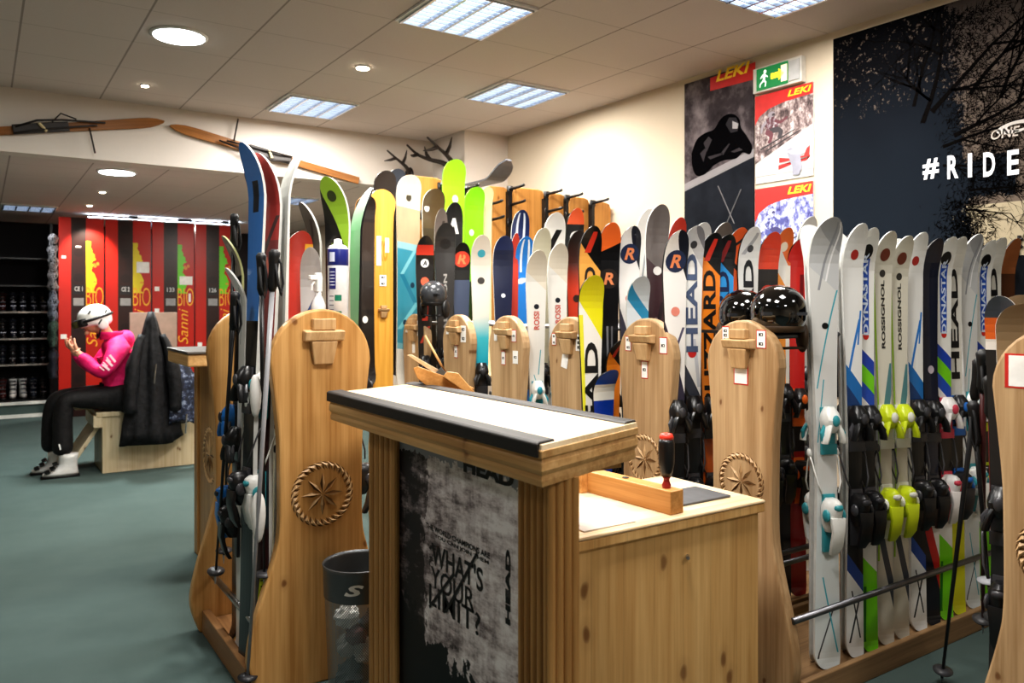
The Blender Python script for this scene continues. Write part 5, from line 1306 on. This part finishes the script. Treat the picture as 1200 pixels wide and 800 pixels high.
# ------------------------------------------------------------------ red panels in the back room
PYB = 11.8
def red_mat(splash, n):
    k = N('red_panel_print'); tc = k.n('ShaderNodeTexCoord'); sp = k.n('ShaderNodeSeparateXYZ'); k.l(tc.outputs['Object'], sp.inputs[0])
    x, z = sp.outputs[0], sp.outputs[2]
    red = k.mix(k.noise(k.obj(), 3, 2), lin((196, 40, 26)), lin((176, 30, 22)))
    dk = k.math('MULTIPLY', k.math('GREATER_THAN', x, .15), k.math('LESS_THAN', x, .335))
    col = k.mix(dk, red, lin((44, 22, 20)))
    tc2 = k.n('ShaderNodeTexVoronoi'); tc2.inputs['Scale'].default_value = 1
    # round dark discs on the dark strip
    fz = k.math('SUBTRACT', k.math('FRACT', k.math('DIVIDE', z, .33)), .5)
    dd = k.math('ADD', k.math('POWER', k.math('DIVIDE', k.math('SUBTRACT', x, .243), .06), 2), k.math('POWER', k.math('DIVIDE', fz, .18), 2))
    disc = k.math('MULTIPLY', k.math('LESS_THAN', dd, 1), dk)
    col = k.mix(k.math('MULTIPLY', disc, .55), col, lin((20, 12, 12)))
    ragged = k.math('ADD', .40, k.math('MULTIPLY', k.math('SUBTRACT', k.noise(k.obj((.4, 1, 1)), 9, 2), .3), .22))
    taper = k.math('MULTIPLY', k.math('SUBTRACT', 2.30, z), .05)
    sm = k.math('MULTIPLY', k.math('MULTIPLY', k.math('GREATER_THAN', x, .335), k.math('LESS_THAN', x, k.math('ADD', ragged, k.math('SUBTRACT', taper, .03)))), k.math('MULTIPLY', k.math('GREATER_THAN', z, 1.62), k.math('LESS_THAN', z, 2.3)))
    col = k.mix(sm, col, lin(splash))
    vo = k.n('ShaderNodeTexVoronoi'); vo.inputs['Scale'].default_value = 14; k.l(k.obj((1, 0, 1)), vo.inputs['Vector'])
    dots = k.math('MULTIPLY', k.math('LESS_THAN', vo.outputs['Distance'], .33), k.math('MULTIPLY', k.math('GREATER_THAN', x, .42), k.math('MULTIPLY', k.math('GREATER_THAN', z, 1.75), k.math('LESS_THAN', z, 2.05))))
    dots = k.math('MULTIPLY', dots, k.math('LESS_THAN', x, .5))
    col = k.mix(k.math('MULTIPLY', dots, .8), col, lin((224, 150, 50)))
    return k.fin(col, .32, spec=.4)
xs = [atY(q, 300, PYB).x for q in (67.5, 122.5, 177.5, 228, 276)]
zt = 2.60
labs = ['tall red printed panel with yellow splash, leftmost, lit by the spotlight', 'second red printed panel from the left with yellow splash and white sheet', 'third red printed panel with lime splash and script lettering', 'rightmost red printed panel with lime splash beside the ski poles']
OR_ = plain((240, 178, 40), .4, name='panel_lettering')
for i in range(4):
    x0, x1 = xs[i]+.012, xs[i+1]-.008; w = x1-x0
    t = thing('printed_panel', labs[i], 'display panel', (x0, PYB, .0), 0, 'tall red printed panels')
    o = MB().bx(0, .56, 0, .04, 0, zt).build('board', red_mat((226, 206, 40) if i < 2 else (110, 206, 40), i), t)
    o.scale = (w/.56, 1, 1); kx = w/.56
    zb = 1.57
    text('lettering', 'BIO', (.445*kx, -.002, zb), (1, 0, 0), (0, 0, 1), .22*kx, .25, OR_, t, -.012)
    text('lettering', 'Sanni', (.41*kx, -.002, 1.16), (0, 0, 1), (-1, 0, 0), .5, .13, OR_, t, -.005, .3)
    for q in range(2): MB().box((.243*kx, -.001, 1.66-.16*q), (.13*kx, .004, .10 if q else .12)).build('spec_print', plain((28, 24, 26) if q == 0 else (150, 150, 150), .5, name='spec_print'), t)
    text('lettering', ['CE 1', 'CE 2', '133', '126'][i], (.243*kx, -.004, 1.67), (1, 0, 0), (0, 0, 1), .10*kx, .06, plain((200, 200, 200), .5, name='spec_letters'), t)
    st = {0: [(.06, 2.08, .05, .035), (.24, 2.22, .06, .02), (.06, 1.05, .07, .06)], 1: [(.46, 1.97, .16, .15), (.52, 1.30, .06, .06)], 2: [(.45, 1.80, .17, .12), (.06, 1.68, .06, .06), (.06, 1.38, .06, .06), (.5, 1.56, .03, .12)], 3: [(.06, .90, .06, .06)]}[i]
    for (a, b, ww, hh) in st:
        mb = MB(); mb.box((a*kx, -.003, b), (ww, .004, hh)); mb.build('sticker', PAPER, t)
# ragged black box tops above the panels
for px, w in ((155, 10), (215, 16), (262, 8)):
    p = atY(px, 247, PYB+.1); o = MB().box((0, 0, .03), (w*.011, .06, .06)).build('bracket_clip', BLACK); o.location = (p.x, PYB+.02, zt); o2 = MB()
    tag(o, {155: 'small dark clip on top of the second red panel', 215: 'wide dark clip on top of the third red panel', 262: 'small dark clip on top of the last red panel'}[px], 'clip')

ls = thing('light_strip', 'bright cool white light strip along the top of the red panels', 'light strip', (xs[1]-.2, PYB-.0, zt))
MB().bx(0, xs[4]-xs[1]+.25, -.02, .06, 0, .012).build('channel', WHITE, ls)
MB().bx(.01, xs[4]-xs[1]+.24, -.01, .05, .012, .02).build('diffuser', emit((214, 234, 255), 28, 'strip_glow'), ls)
# ------------------------------------------------------------------ boot shelves and hanging garments
sx0, sx1, syf, syb = -.5, .80, 12.25, 12.75
sh = thing('boot_shelf', 'tall dark shelving full of ski boots at the far left', 'shelf', (0, 0, 0))
MB().bx(sx0, sx1, syb, syb+.03, .19, 2.55).build('back_panel', M_DARKW, sh)
for x in (sx0, sx1-.03): MB().bx(x, x+.03, syf, syb, .19, 2.55).build('side_panel', SATIN, sh)
SHZ = [.215, .68, 1.02, 1.37, 1.72, 2.08]
for z in SHZ: MB().bx(sx0, sx1, syf, syb, z-.02, z).build('shelf_board', SATIN, sh)
for z in SHZ[1:4]: MB().bx(sx0, sx1-.03, syf-.012, syf-.001, z-.018, z+.004).build('price_strip', plain((150, 144, 136), .5, name='strip'), sh)
def boot_mesh(sole, s=1.0):
    mb = MB(); mb.bx(-.05, .05, -.17, .13, 0, .03, 1)
    prof = [(.03, .055, -.165, .125), (.07, .056, -.16, .125), (.11, .054, -.10, .12), (.15, .05, -.05, .115), (.2, .052, -.035, .115), (.27, .058, -.035, .12), (.34, .066, -.04, .125)]
    rings = []
    for z, w, ya, yb in prof:
        c = (ya+yb)/2; h = (yb-ya)/2
        rings.append([Vector((w*math.cos(2*PI*i/14), c+h*math.sin(2*PI*i/14), z)) for i in range(14)])
    mb.loft(rings); return mb
_bt = {}
def boot(loc, rotz, col, label, group, s=1.0):
    key = tuple(col)
    if key not in _bt:
        m1 = boot_mesh(0).mesh('boot_shell', [plain(col, .3, name='boot_shell'), BLACK], True)
        b = MB()
        for z, y in ((.10, -.10), (.17, -.05), (.24, -.04), (.30, -.045)): b.box((.0, y-.005, z), (.09, .03, .014), 0, Matrix.Rotation(R(-30), 3, 'X'))
        m2 = b.mesh('buckle', DSTEEL)
        l = MB(); l.lathe([(.05, .33), (.055, .36), (.046, .365)], (0, .04, 0), 14, 0, True, 1.2); m3 = l.mesh('liner', BLACK, True)
        _bt[key] = (m1, m2, m3)
    t = thing('ski_boot', label, 'ski boot', loc, rotz, group); t.scale = (s, s, s)
    for nm, me in zip(('boot_shell', 'buckle', 'liner'), _bt[key]): link(nm, me, t)
    return t
rr = random.Random(3); k = 0
shelfn = ['lowest', 'second', 'third', 'fourth', 'fifth', 'top']
for si, z in enumerate(SHZ[:4]):
    for j, x in enumerate((.24, .355, .47, .585, .70)):
        grey = si == 0 and j in (1, 2)
        col = (190, 190, 188) if grey else rr.choice(((24, 24, 26), (34, 30, 32), (60, 24, 22), (28, 32, 44)))
        if si == 0 and j == 0: col = (70, 30, 28)
        d = 'pale grey' if grey else {24: 'black', 34: 'charcoal', 60: 'dark red', 28: 'dark blue', 70: 'rust red'}[col[0]]
        pos = ['first', 'second', 'third', 'fourth', 'fifth'][j]
        boot((x, syf+.2, z), rr.uniform(-.12, .12), col, '%s ski boot, %s from the left on the %s boot shelf' % (d, pos, shelfn[si]), 'ski boots on the dark shelves', .78 if si == 0 else .72)
for j, (z, c, lab) in enumerate(((2.0, (206, 208, 216), 'white patterned garment sleeve hanging at the top left edge of the red panels'), (1.66, (190, 186, 190), 'grey and pink garment hanging second from the top beside the red panels'), (1.28, (150, 158, 176), 'blue-grey garment hanging beside the middle of the red panels'), (.95, (78, 104, 90), 'green patterned garment hanging low beside the red panels'), (.55, (44, 46, 60), 'dark garment hanging lowest beside the red panels'))):
    k_ = N('patterned_fabric'); f = k_.noise(k_.obj((1, 1, .8)), 22, 4, .7)
    m = k_.fin(k_.ramp(f, [(.42, lin((18, 18, 22))), (.5, lin(c)), (.6, lin((24, 24, 30))), (.66, lin(tuple(min(255, x*1.1) for x in c)))]), .8)
    mb = MB(); rings = []
    for i in range(9):
        zz = -.38*i/8; wv = .05+.012*math.sin(i*1.9+j); dv = .12+.02*math.sin(i*1.3+j)
        if i == 0: wv *= .5
        rings.append([Vector((wv*math.cos(2*PI*q/14)*(1+.2*math.sin(3*2*PI*q/14+i)), dv*math.sin(2*PI*q/14), zz)) for q in range(14)])
    mb.loft(rings); o = mb.build('hanging_garment', m, None, True); o.location = (.765, PYB-.12, z+.36); tag(o, lab, 'garment', 'garments hanging beside the red panels')

# ------------------------------------------------------------------ bench with jackets
bx0, by0 = .874, 7.67
be = thing('bench', 'pale plywood fitting bench with a tall back board in the back room', 'bench', (bx0, by0, 0))
MB().bx(.0, 1.5, .0, .045, 0, .50).build('front_board', W_PLY, be, bevel=.003)
MB().bx(-.05, 1.5, -.015, .60, .49, .53).build('seat', W_PLY, be, bevel=.004)
MB().bx(.0, .045, .045, .60, 0, .50).build('side_board', W_PLY, be, bevel=.003)
MB().bx(-.07, .0, -.01, .60, .40, .50).build('edge_rail', W_PLY, be, bevel=.003)
MB().hexa([(-.30, .10, 0), (-.26, .10, 0), (-.26, .58, 0), (-.30, .58, 0), (-.04, .10, .40), (-.0, .10, .40), (-.0, .58, .40), (-.04, .58, .40)]).build('slanted_support', W_PLY, be, bevel=.003)
mb = MB(); q0, q1 = atY(131, 366, by0+.72), atY(176, 366, by0+.72)
MB().bx(.30, .72, .60, .64, 0, q0.z).build('back_board', plain((132, 112, 98), .6, name='brown_board'), be, bevel=.003)
tag(MB().box((bx0-.10, by0+.42, .541), (.16, .3, .02)).build('wooden_offcut', W_PLY), 'pale wooden offcut lying on the bench behind the knees', 'board')
def hang_jacket(cx, cy, ztop, zbot, wtop, wbot, dep, mat, label, seed, sleeves=True, zipm=STEEL):
    t = thing('jacket', label, 'jacket', (cx, cy, 0)); r_ = random.Random(seed); rings = []; n = 40
    ph = [r_.uniform(0, 6) for _ in range(4)]
    for i in range(15):
        q = i/14; z = ztop+(zbot-ztop)*q; e = min(1, q*3.2)
        w = (wtop+(wbot-wtop)*q)*(.35+.65*e**.6); d = dep*(.5+.5*e)
        ring = []
        for j in range(n):
            a = 2*PI*j/n
            fo = 1+(.13*math.sin(5*a+ph[0]+q*2)+.10*math.sin(9*a+ph[1]-q*3)+.05*math.sin(14*a+ph[2]+q*9))*e
            zz = z+(.03*math.sin(3*a+ph[3]) if i == 14 else 0)
            ring.append(Vector((w*math.cos(a)*fo, d*math.sin(a)*fo, zz)))
        rings.append(ring)
    mb = MB(); mb.loft(rings); mb.build('body', mat, t, True)
    if sleeves:
        for s in (-1, 1):
            m2 = MB(); x = s*wbot*.85
            pts = [(x*.42, -dep*.5, ztop-.2), (x*.7, -dep*.9, ztop-.38), (x*.88, -dep*1.05, ztop-.6), (x*.92, -dep*.95, ztop-.86)]
            m2.tube(spline(pts, 4), [.022+.036*min(1, i/6)-.0015*max(0, i-7) for i in range(13)], 12); m2.v = [v+Vector((r_.uniform(-.008, .008), r_.uniform(-.008, .008), 0)) for v in m2.v]
            m2.build('sleeve', mat, t, True)
    MB().tube([(wbot*.1, -dep*1.12, ztop-.45), (wbot*.06, -dep*1.16, ztop-.52), (wbot*.03, -dep*1.12, ztop-.62)], .007, 6).build('zip', zipm, t)
    return t
def fabric(name, c, c2, sc=30):
    k = N(name); f = k.noise(k.obj(), sc, 4); k.bump(k.noise(k.obj(), 12, 3), .5, .02)
    return k.fin(k.ramp(f, [(.35, lin(c)), (.65, lin(c2))]), .65, spec=.35)
j1 = atY(172, 365, by0-.05)
hang_jacket(j1.x+.02, by0-.14, j1.z, .27, .07, .23, .10, fabric('black_jacket_cloth', (12, 12, 14), (30, 30, 34)), 'long black ski jacket draped over the bench beside the person', 1)
j2 = atY(207, 430, by0+.1)
k = N('navy_pattern_cloth'); f = k.noise(k.obj(), 26, 5, .7)
hang_jacket(j2.x, by0-.16, j2.z+.06, .42, .1, .15, .09, k.fin(k.ramp(f, [(.44, lin((22, 26, 40))), (.54, lin((40, 50, 78))), (.62, lin((130, 140, 160)))]), .7), 'navy patterned jacket hanging at the right end of the bench', 2, False)

# ------------------------------------------------------------------ seated person (faces -X)
pr = thing('person', 'person in pink jacket, black trousers and white helmet sitting on the bench', 'person', (.85, 7.84, 0), PI)
SKIN = fabric('skin', (196, 140, 112), (214, 160, 132), 20)
PINK = fabric('pink_jacket_cloth', (206, 18, 92), (236, 40, 120), 14)
PANTS = fabric('black_trouser_cloth', (14, 13, 15), (28, 26, 28), 30)
# body: torso, neck, head, arms, legs as one skin
V = [(-.20, 0, .66), (-.20, 0, .82), (-.17, 0, 1.0), (-.13, 0, 1.13), (-.09, 0, 1.19), (-.02, 0, 1.27), (0.02, 0, 1.34),
     (-.15, .17, 1.09), (-.015, .24, .86), (.15, .15, 1.035), (.175, .13, 1.065),
     (-.15, -.17, 1.09), (.0, -.22, .88), (.16, -.10, 1.04), (.185, -.085, 1.075),
     (-.16, .10, .63), (.25, .13, .66), (.26, .12, .30), (.27, .12, .15),
     (-.16, -.10, .63), (.30, -.10, .65), (.33, -.11, .30), (.335, -.11, .15)]
Ed = [(0, 1), (1, 2), (2, 3), (3, 4), (4, 5), (5, 6), (3, 7), (7, 8), (8, 9), (9, 10), (3, 11), (11, 12), (12, 13), (13, 14), (0, 15), (15, 16), (16, 17), (17, 18), (0, 19), (19, 20), (20, 21), (21, 22)]
Rd = [.13, .125, .13, .10, .055, .075, .085, .06, .043, .03, .034, .06, .043, .03, .034, .09, .062, .05, .04, .09, .062, .05, .04]
body = link('body', skin_mesh(V, Ed, Rd, 0, 2, [SKIN]), pr)
# fingers as children of the body mesh
def hand(side, wrist, fw, up, lab):
    mbh = []; w = Vector(wrist); fw = Vector(fw).normalized(); up = Vector(up).normalized(); sd = fw.cross(up).normalized()
    vs = [tuple(w-fw*.02), tuple(w+fw*.045)]; es = [(0, 1)]; rs = [.026, .028]
    for i, (o, L) in enumerate(((-.027, .062), (-.009, .074), (.009, .068), (.026, .052))):
        b = w+fw*.055+sd*o; n = len(vs); c1 = b+fw*L*.42+up*L*.28; c2 = c1-fw*L*.12+up*L*.45
        vs += [tuple(b), tuple(c1), tuple(c2)]; es += [(1, n), (n, n+1), (n+1, n+2)]; rs += [.0115, .0095, .008]
    b = w+fw*.01+sd*-.03*side; n = len(vs)
    vs += [tuple(b+up*.015), tuple(b+fw*.03+up*.045), tuple(b+fw*.045+up*.075)]; es += [(0, n), (n, n+1), (n+1, n+2)]; rs += [.014, .011, .008]
    return link('hand', skin_mesh(vs, es, rs, 0, 1, [SKIN]), body)
hand(1, (.175, .13, 1.065), (.75, -.25, .65), (-.4, -.3, .85), '')
hand(-1, (.185, -.085, 1.075), (.75, .25, .65), (-.4, .3, .85), '')
# face
face = MB(); hc = Vector((.045, 0, 1.315)); rot = Matrix.Rotation(R(22), 3, 'Y')
face.ell(hc, (.078, .068, .105), 20, 14, 0, rot)
face.ell(hc+rot @ Vector((.082, 0, -.012)), (.018, .013, .022), 8, 6, 0, rot)
face.ell(hc+rot @ Vector((.068, 0, -.085)), (.022, .026, .018), 8, 6, 0, rot)
fo = face.build('face', SKIN, body, True)
mm = MB(); mm.ell(hc+rot @ Vector((.078, 0, -.055)), (.008, .024, .006), 8, 6); mm.build('mouth', plain((150, 70, 66), .5, name='lips'), body, True)
mm = MB()
for s in (-1, 1): mm.ell(hc+rot @ Vector((.068, s*.028, .012)), (.010, .013, .008), 8, 6)
mm.build('eye', plain((40, 32, 30), .3, name='eye_dark'), body, True)
mm = MB()
for s in (-1, 1): mm.ell(hc+rot @ Vector((-.01, s*.07, -.01)), (.018, .008, .028), 8, 6)
mm.build('ear', SKIN, body, True)
# jacket
JV = [(-.22, 0, .62), (-.21, 0, .72), (-.20, 0, .86), (-.17, 0, 1.01), (-.125, 0, 1.13), (-.095, 0, 1.18),
      (-.155, .185, 1.08), (-.09, .235, .98), (-.015, .255, .85), (.07, .20, .945), (.15, .15, 1.03),
      (-.155, -.185, 1.08), (.0, -.235, .87), (.16, -.105, 1.035), (-.20, 0, 1.15), (-.225, 0, 1.10)]
JE = [(0, 1), (1, 2), (2, 3), (3, 4), (4, 5), (4, 6), (6, 7), (7, 8), (8, 9), (9, 10), (4, 11), (11, 12), (12, 13), (4, 14), (14, 15)]
JR = [.165, .165, .165, .165, .125, .09, .092, .083, .076, .064, .05, .09, .078, .05, .10, .09]
jk = link('jacket', skin_mesh(JV, JE, JR, 2, 2, [PINK]), pr)
mb = MB()
for s in (-1, 1):
    pass
mb.lathe([(.088, -.02), (.10, .02), (.11, .05), (.098, .05), (.085, .0)], (-.11, 0, 1.17), 24, 0, False)
mb.build('collar', PINK, jk, True)
hd = MB(); hd.ell((-.215, 0, 1.13), (.085, .115, .105), 18, 12, 0, Matrix.Rotation(R(-25), 3, 'Y')); hd.build('hood', PINK, jk, True)
sp_ = MB()
for i in range(3):
    c = Vector((-.085+.026*i, .262+.012*math.sin(i), 1.0-.036*i)); q = Matrix.Rotation(R(35+i*6), 3, 'Y')
    sp_.box(c+Vector((0, .055, 0)), (.018, .004, .075), 0, q); sp_.box(c+Vector((.03, .05, -.01)), (.010, .004, .05), 0, q)
sp_.build('sleeve_print', plain((240, 214, 224), .6, name='pale_print'), jk)
# trousers
TV = [(-.21, 0, .64), (-.15, .11, .635), (.05, .125, .655), (.255, .135, .655), (.275, .13, .48), (.27, .125, .30), (.275, .125, .17),
      (-.15, -.11, .635), (.08, -.11, .65), (.31, -.105, .645), (.34, -.11, .46), (.34, -.112, .30), (.335, -.112, .17)]
TE = [(0, 1), (1, 2), (2, 3), (3, 4), (4, 5), (5, 6), (0, 7), (7, 8), (8, 9), (9, 10), (10, 11), (11, 12)]
TR = [.135, .125, .10, .086, .082, .084, .092, .125, .10, .086, .082, .084, .092]
tw = link('trousers', skin_mesh(TV, TE, TR, 0, 2, [PANTS]), pr)
MB().box((.30, .218, .27), (.012, .004, .05), 0, Matrix.Rotation(.2, 3, 'Y')).build('logo_mark', WHITE, tw)
for (x, y, sd_) in ((.27, .125, 'near'), (.335, -.112, 'far')):
    bt = MB(); m = boot_mesh(0); m.v = [Vector((-v.y, v.x, v.z)) for v in m.v]
    o = m.build('ski_boot', [plain((214, 214, 212), .3, name='boot_white'), BLACK], pr, True); o.location = (x, y, .0); o.scale = (.95, 1, .58)
    b = MB()
    for z, yy in ((.09, .11), (.14, .07), (.20, .05)): b.box((yy+.01, 0, z), (.04, .12, .02), 0, Matrix.Rotation(R(30), 3, 'Y'))
    b.build('buckle', BLACK, o)
# helmet & goggles
hm = MB(); hrot = Matrix.Rotation(R(20), 3, 'Y'); hc2 = Vector((.02, 0, 1.345))
rings = []
for i in range(13):
    a = R(-28)+(R(90)-R(-28))*i/12; rr_ = max(.004, math.cos(a)); z = math.sin(a)
    ring = []
    for j in range(32):
        th = 2*PI*j/32; x = math.cos(th); y = math.sin(th)
        zz = z*.118
        if i == 0: zz += -.055*max(0, min(1, (.35-x)*1.6))      # deeper at the ears and back
        ring.append(hc2+hrot @ Vector((x*rr_*.142, y*rr_*.112, zz)))
    rings.append(ring)
hm.loft(rings); he = hm.build('helmet', plain((236, 234, 230), .25, name='helmet_white'), pr, True, sub=1)
vt = MB()
for s in (-1, 1):
    for (x, z, l) in ((-.09, .02, .05), (-.02, -.045, .05), (.03, .06, .035)):
        vt.box(hc2+hrot @ Vector((x, s*.111*math.sqrt(max(.1, 1-(x/.142)**2-(z/.13)**2)), z)), (l, .006, .012), 0, hrot @ Matrix.Rotation(R(40), 3, 'Y'))
vt.build('vent', BLACK, he)
for s in (-1, 1): MB().ell(hc2+hrot @ Vector((-.035, s*.092, -.07)), (.045, .016, .05), 14, 8, 0, hrot).build('ear_pad', plain((226, 220, 218), .4, name='pad_white'), he, True)
cs = MB()
for s in (-1, 1): cs.tube([hc2+hrot @ Vector((.0, s*.10, -.11)), hc2+hrot @ Vector((.03, s*.06, -.165)), hc2+hrot @ Vector((.04, 0, -.18))], .008, 6)
cs.build('chin_strap', BLACK, he, True)
gg = MB(); gr_ = []
for i in range(2):
    pass
for y in (-.092, -.06, 0, .06, .092):
    x = .182-.055*(y/.085)**2
    gr_.append([hc2+hrot @ Vector((x-.045, y, -.045)), hc2+hrot @ Vector((x, y, -.04)), hc2+hrot @ Vector((x+.004, y, .0)), hc2+hrot @ Vector((x-.01, y, .025)), hc2+hrot @ Vector((x-.05, y, .025))])
gg.loft(gr_); go = gg.build('goggles', BLACK, pr, True, bevel=.006)
gl = MB(); gr2 = []
for y in (-.075, -.05, 0, .05, .075):
    x = .188-.055*(y/.085)**2
    gr2.append([hc2+hrot @ Vector((x, y, -.034)), hc2+hrot @ Vector((x+.003, y, .0)), hc2+hrot @ Vector((x-.006, y, .018))])
gl.loft(gr2, 0, cap=False, closed=False); gl.build('lens', plain((88, 84, 50), .12, name='olive_lens'), go, True)
gs = MB(); pts = [hc2+hrot @ Vector((.145*math.cos(R(a)), .114*math.sin(R(a)), -.005)) for a in range(35, 326, 15)]
gs.tube(pts, .013, 6); gs.build('strap', BLACK, go, True)

# ------------------------------------------------------------------ things near the right panel
ski('greyorange', (px3(1176, 400, 2.45).x, px3(1176, 400, 2.45).y, 0), px3(1160, 347, 2.45).z, 'grey and orange ski tip just behind the right end panel', 'skis in the nearest rack', yaw=R(-75), lean=.5, bind=None, ws=.9)
for i, (px, py, Z, lab) in enumerate(((1189, 356, 2.5, 'upper tan ski tip above the right end panel'), (1192, 366, 2.36, 'lower tan ski tip above the right end panel'))):
    D['tanplain%d' % i] = dict(mat=ski_mat('tan_plain_topsheet%d' % i, (188, 160, 122), [(0, (150, 126, 96))]), edge=LIGHT_EDGE, bind='black', txt=(), disc=(), w=1.5)
    p = px3(px+12, 400, Z); ski('tanplain%d' % i, (p.x, p.y, 0), px3(px, py-10, Z).z, lab, 'skis in the nearest rack', yaw=R(-75), lean=1.0, bind='black')
ski_pole((3.06, 1.62, 0.0), px3(1148, 420, 2.75), 'black ski pole leaning in the aisle before the right panel', group='poles at the right rack', r=.010)
ski_pole(px3(1152, 742, 2.9), px3(1152, 410, 2.62), 'dark ski pole hanging behind the right panel, left one', ((70, 26, 26), (60, 60, 62), (20, 20, 22)), 'poles at the right rack', r=.010)
ski_pole(px3(1166, 740, 2.8), px3(1162, 440, 2.55), 'dark red ski pole hanging behind the right panel, right one', ((120, 30, 30), (60, 60, 62), (20, 20, 22)), 'poles at the right rack', r=.012)
ski_pole(px3(1160, 700, 2.75), px3(1140, 470, 2.7), 'black ski pole with pale basket beside the red pole', ((26, 26, 28), (170, 172, 176), (24, 24, 26)), 'poles at the right rack', r=.009)

# ------------------------------------------------------------------ light
w = bpy.data.worlds.new('world'); bpy.context.scene.world = w; w.use_nodes = True
w.node_tree.nodes['Background'].inputs[0].default_value = (.9, .85, .8, 1); w.node_tree.nodes['Background'].inputs[1].default_value = .12
for a, b, z, e in ((3, 2, CEIL, 45), (3, -2, CEIL, 70), (5, 0, CEIL, 48), (5, -4, CEIL, 46), (3, -6, CEIL, 16), (1, -4, CEIL, 36), (5, -8, CEIL, 6), (1, -10, CEIL, 38), (1, -6, CEIL, 52), (-2, -3, CEIL, 18), (4, 6, CEIL2, 85), (0, 10, CEIL2, 4), (3, 12, CEIL2, 60)):
    lamp('AREA', (a*.6+.494, b*.629+4.852+.31, z-.03), e, .5, (1, .96, .90))  # area lamps below the fixtures, including the added unseen ones
q = atZ(210, 41, CEIL); lamp('AREA', (q.x, q.y, CEIL-.04), 30, .28, (.95, 1, .98))
q = atZ(137, 201, CEIL2); lamp('AREA', (q.x, q.y, CEIL2-.04), 75, .28, (.95, 1, .98))
q = atZ(425, 78, CEIL); lamp('SPOT', (q.x, q.y, CEIL-.04), 60, .04, (1, .82, .62), (0, 0, 0), 100)
q = atZ(170, 99, CEIL); lamp('SPOT', (q.x, q.y, CEIL-.04), 25, .03, (1, .85, .66), (0, 0, 0), 90)
sc = bpy.context.scene
sc.view_settings.view_transform = 'Standard'
sc.view_settings.look = 'Medium High Contrast'
sc.view_settings.exposure = 0.0
sc.cycles.use_denoising = True
sc.cycles.max_bounces = 8
sc.cycles.sample_clamp_indirect = 4
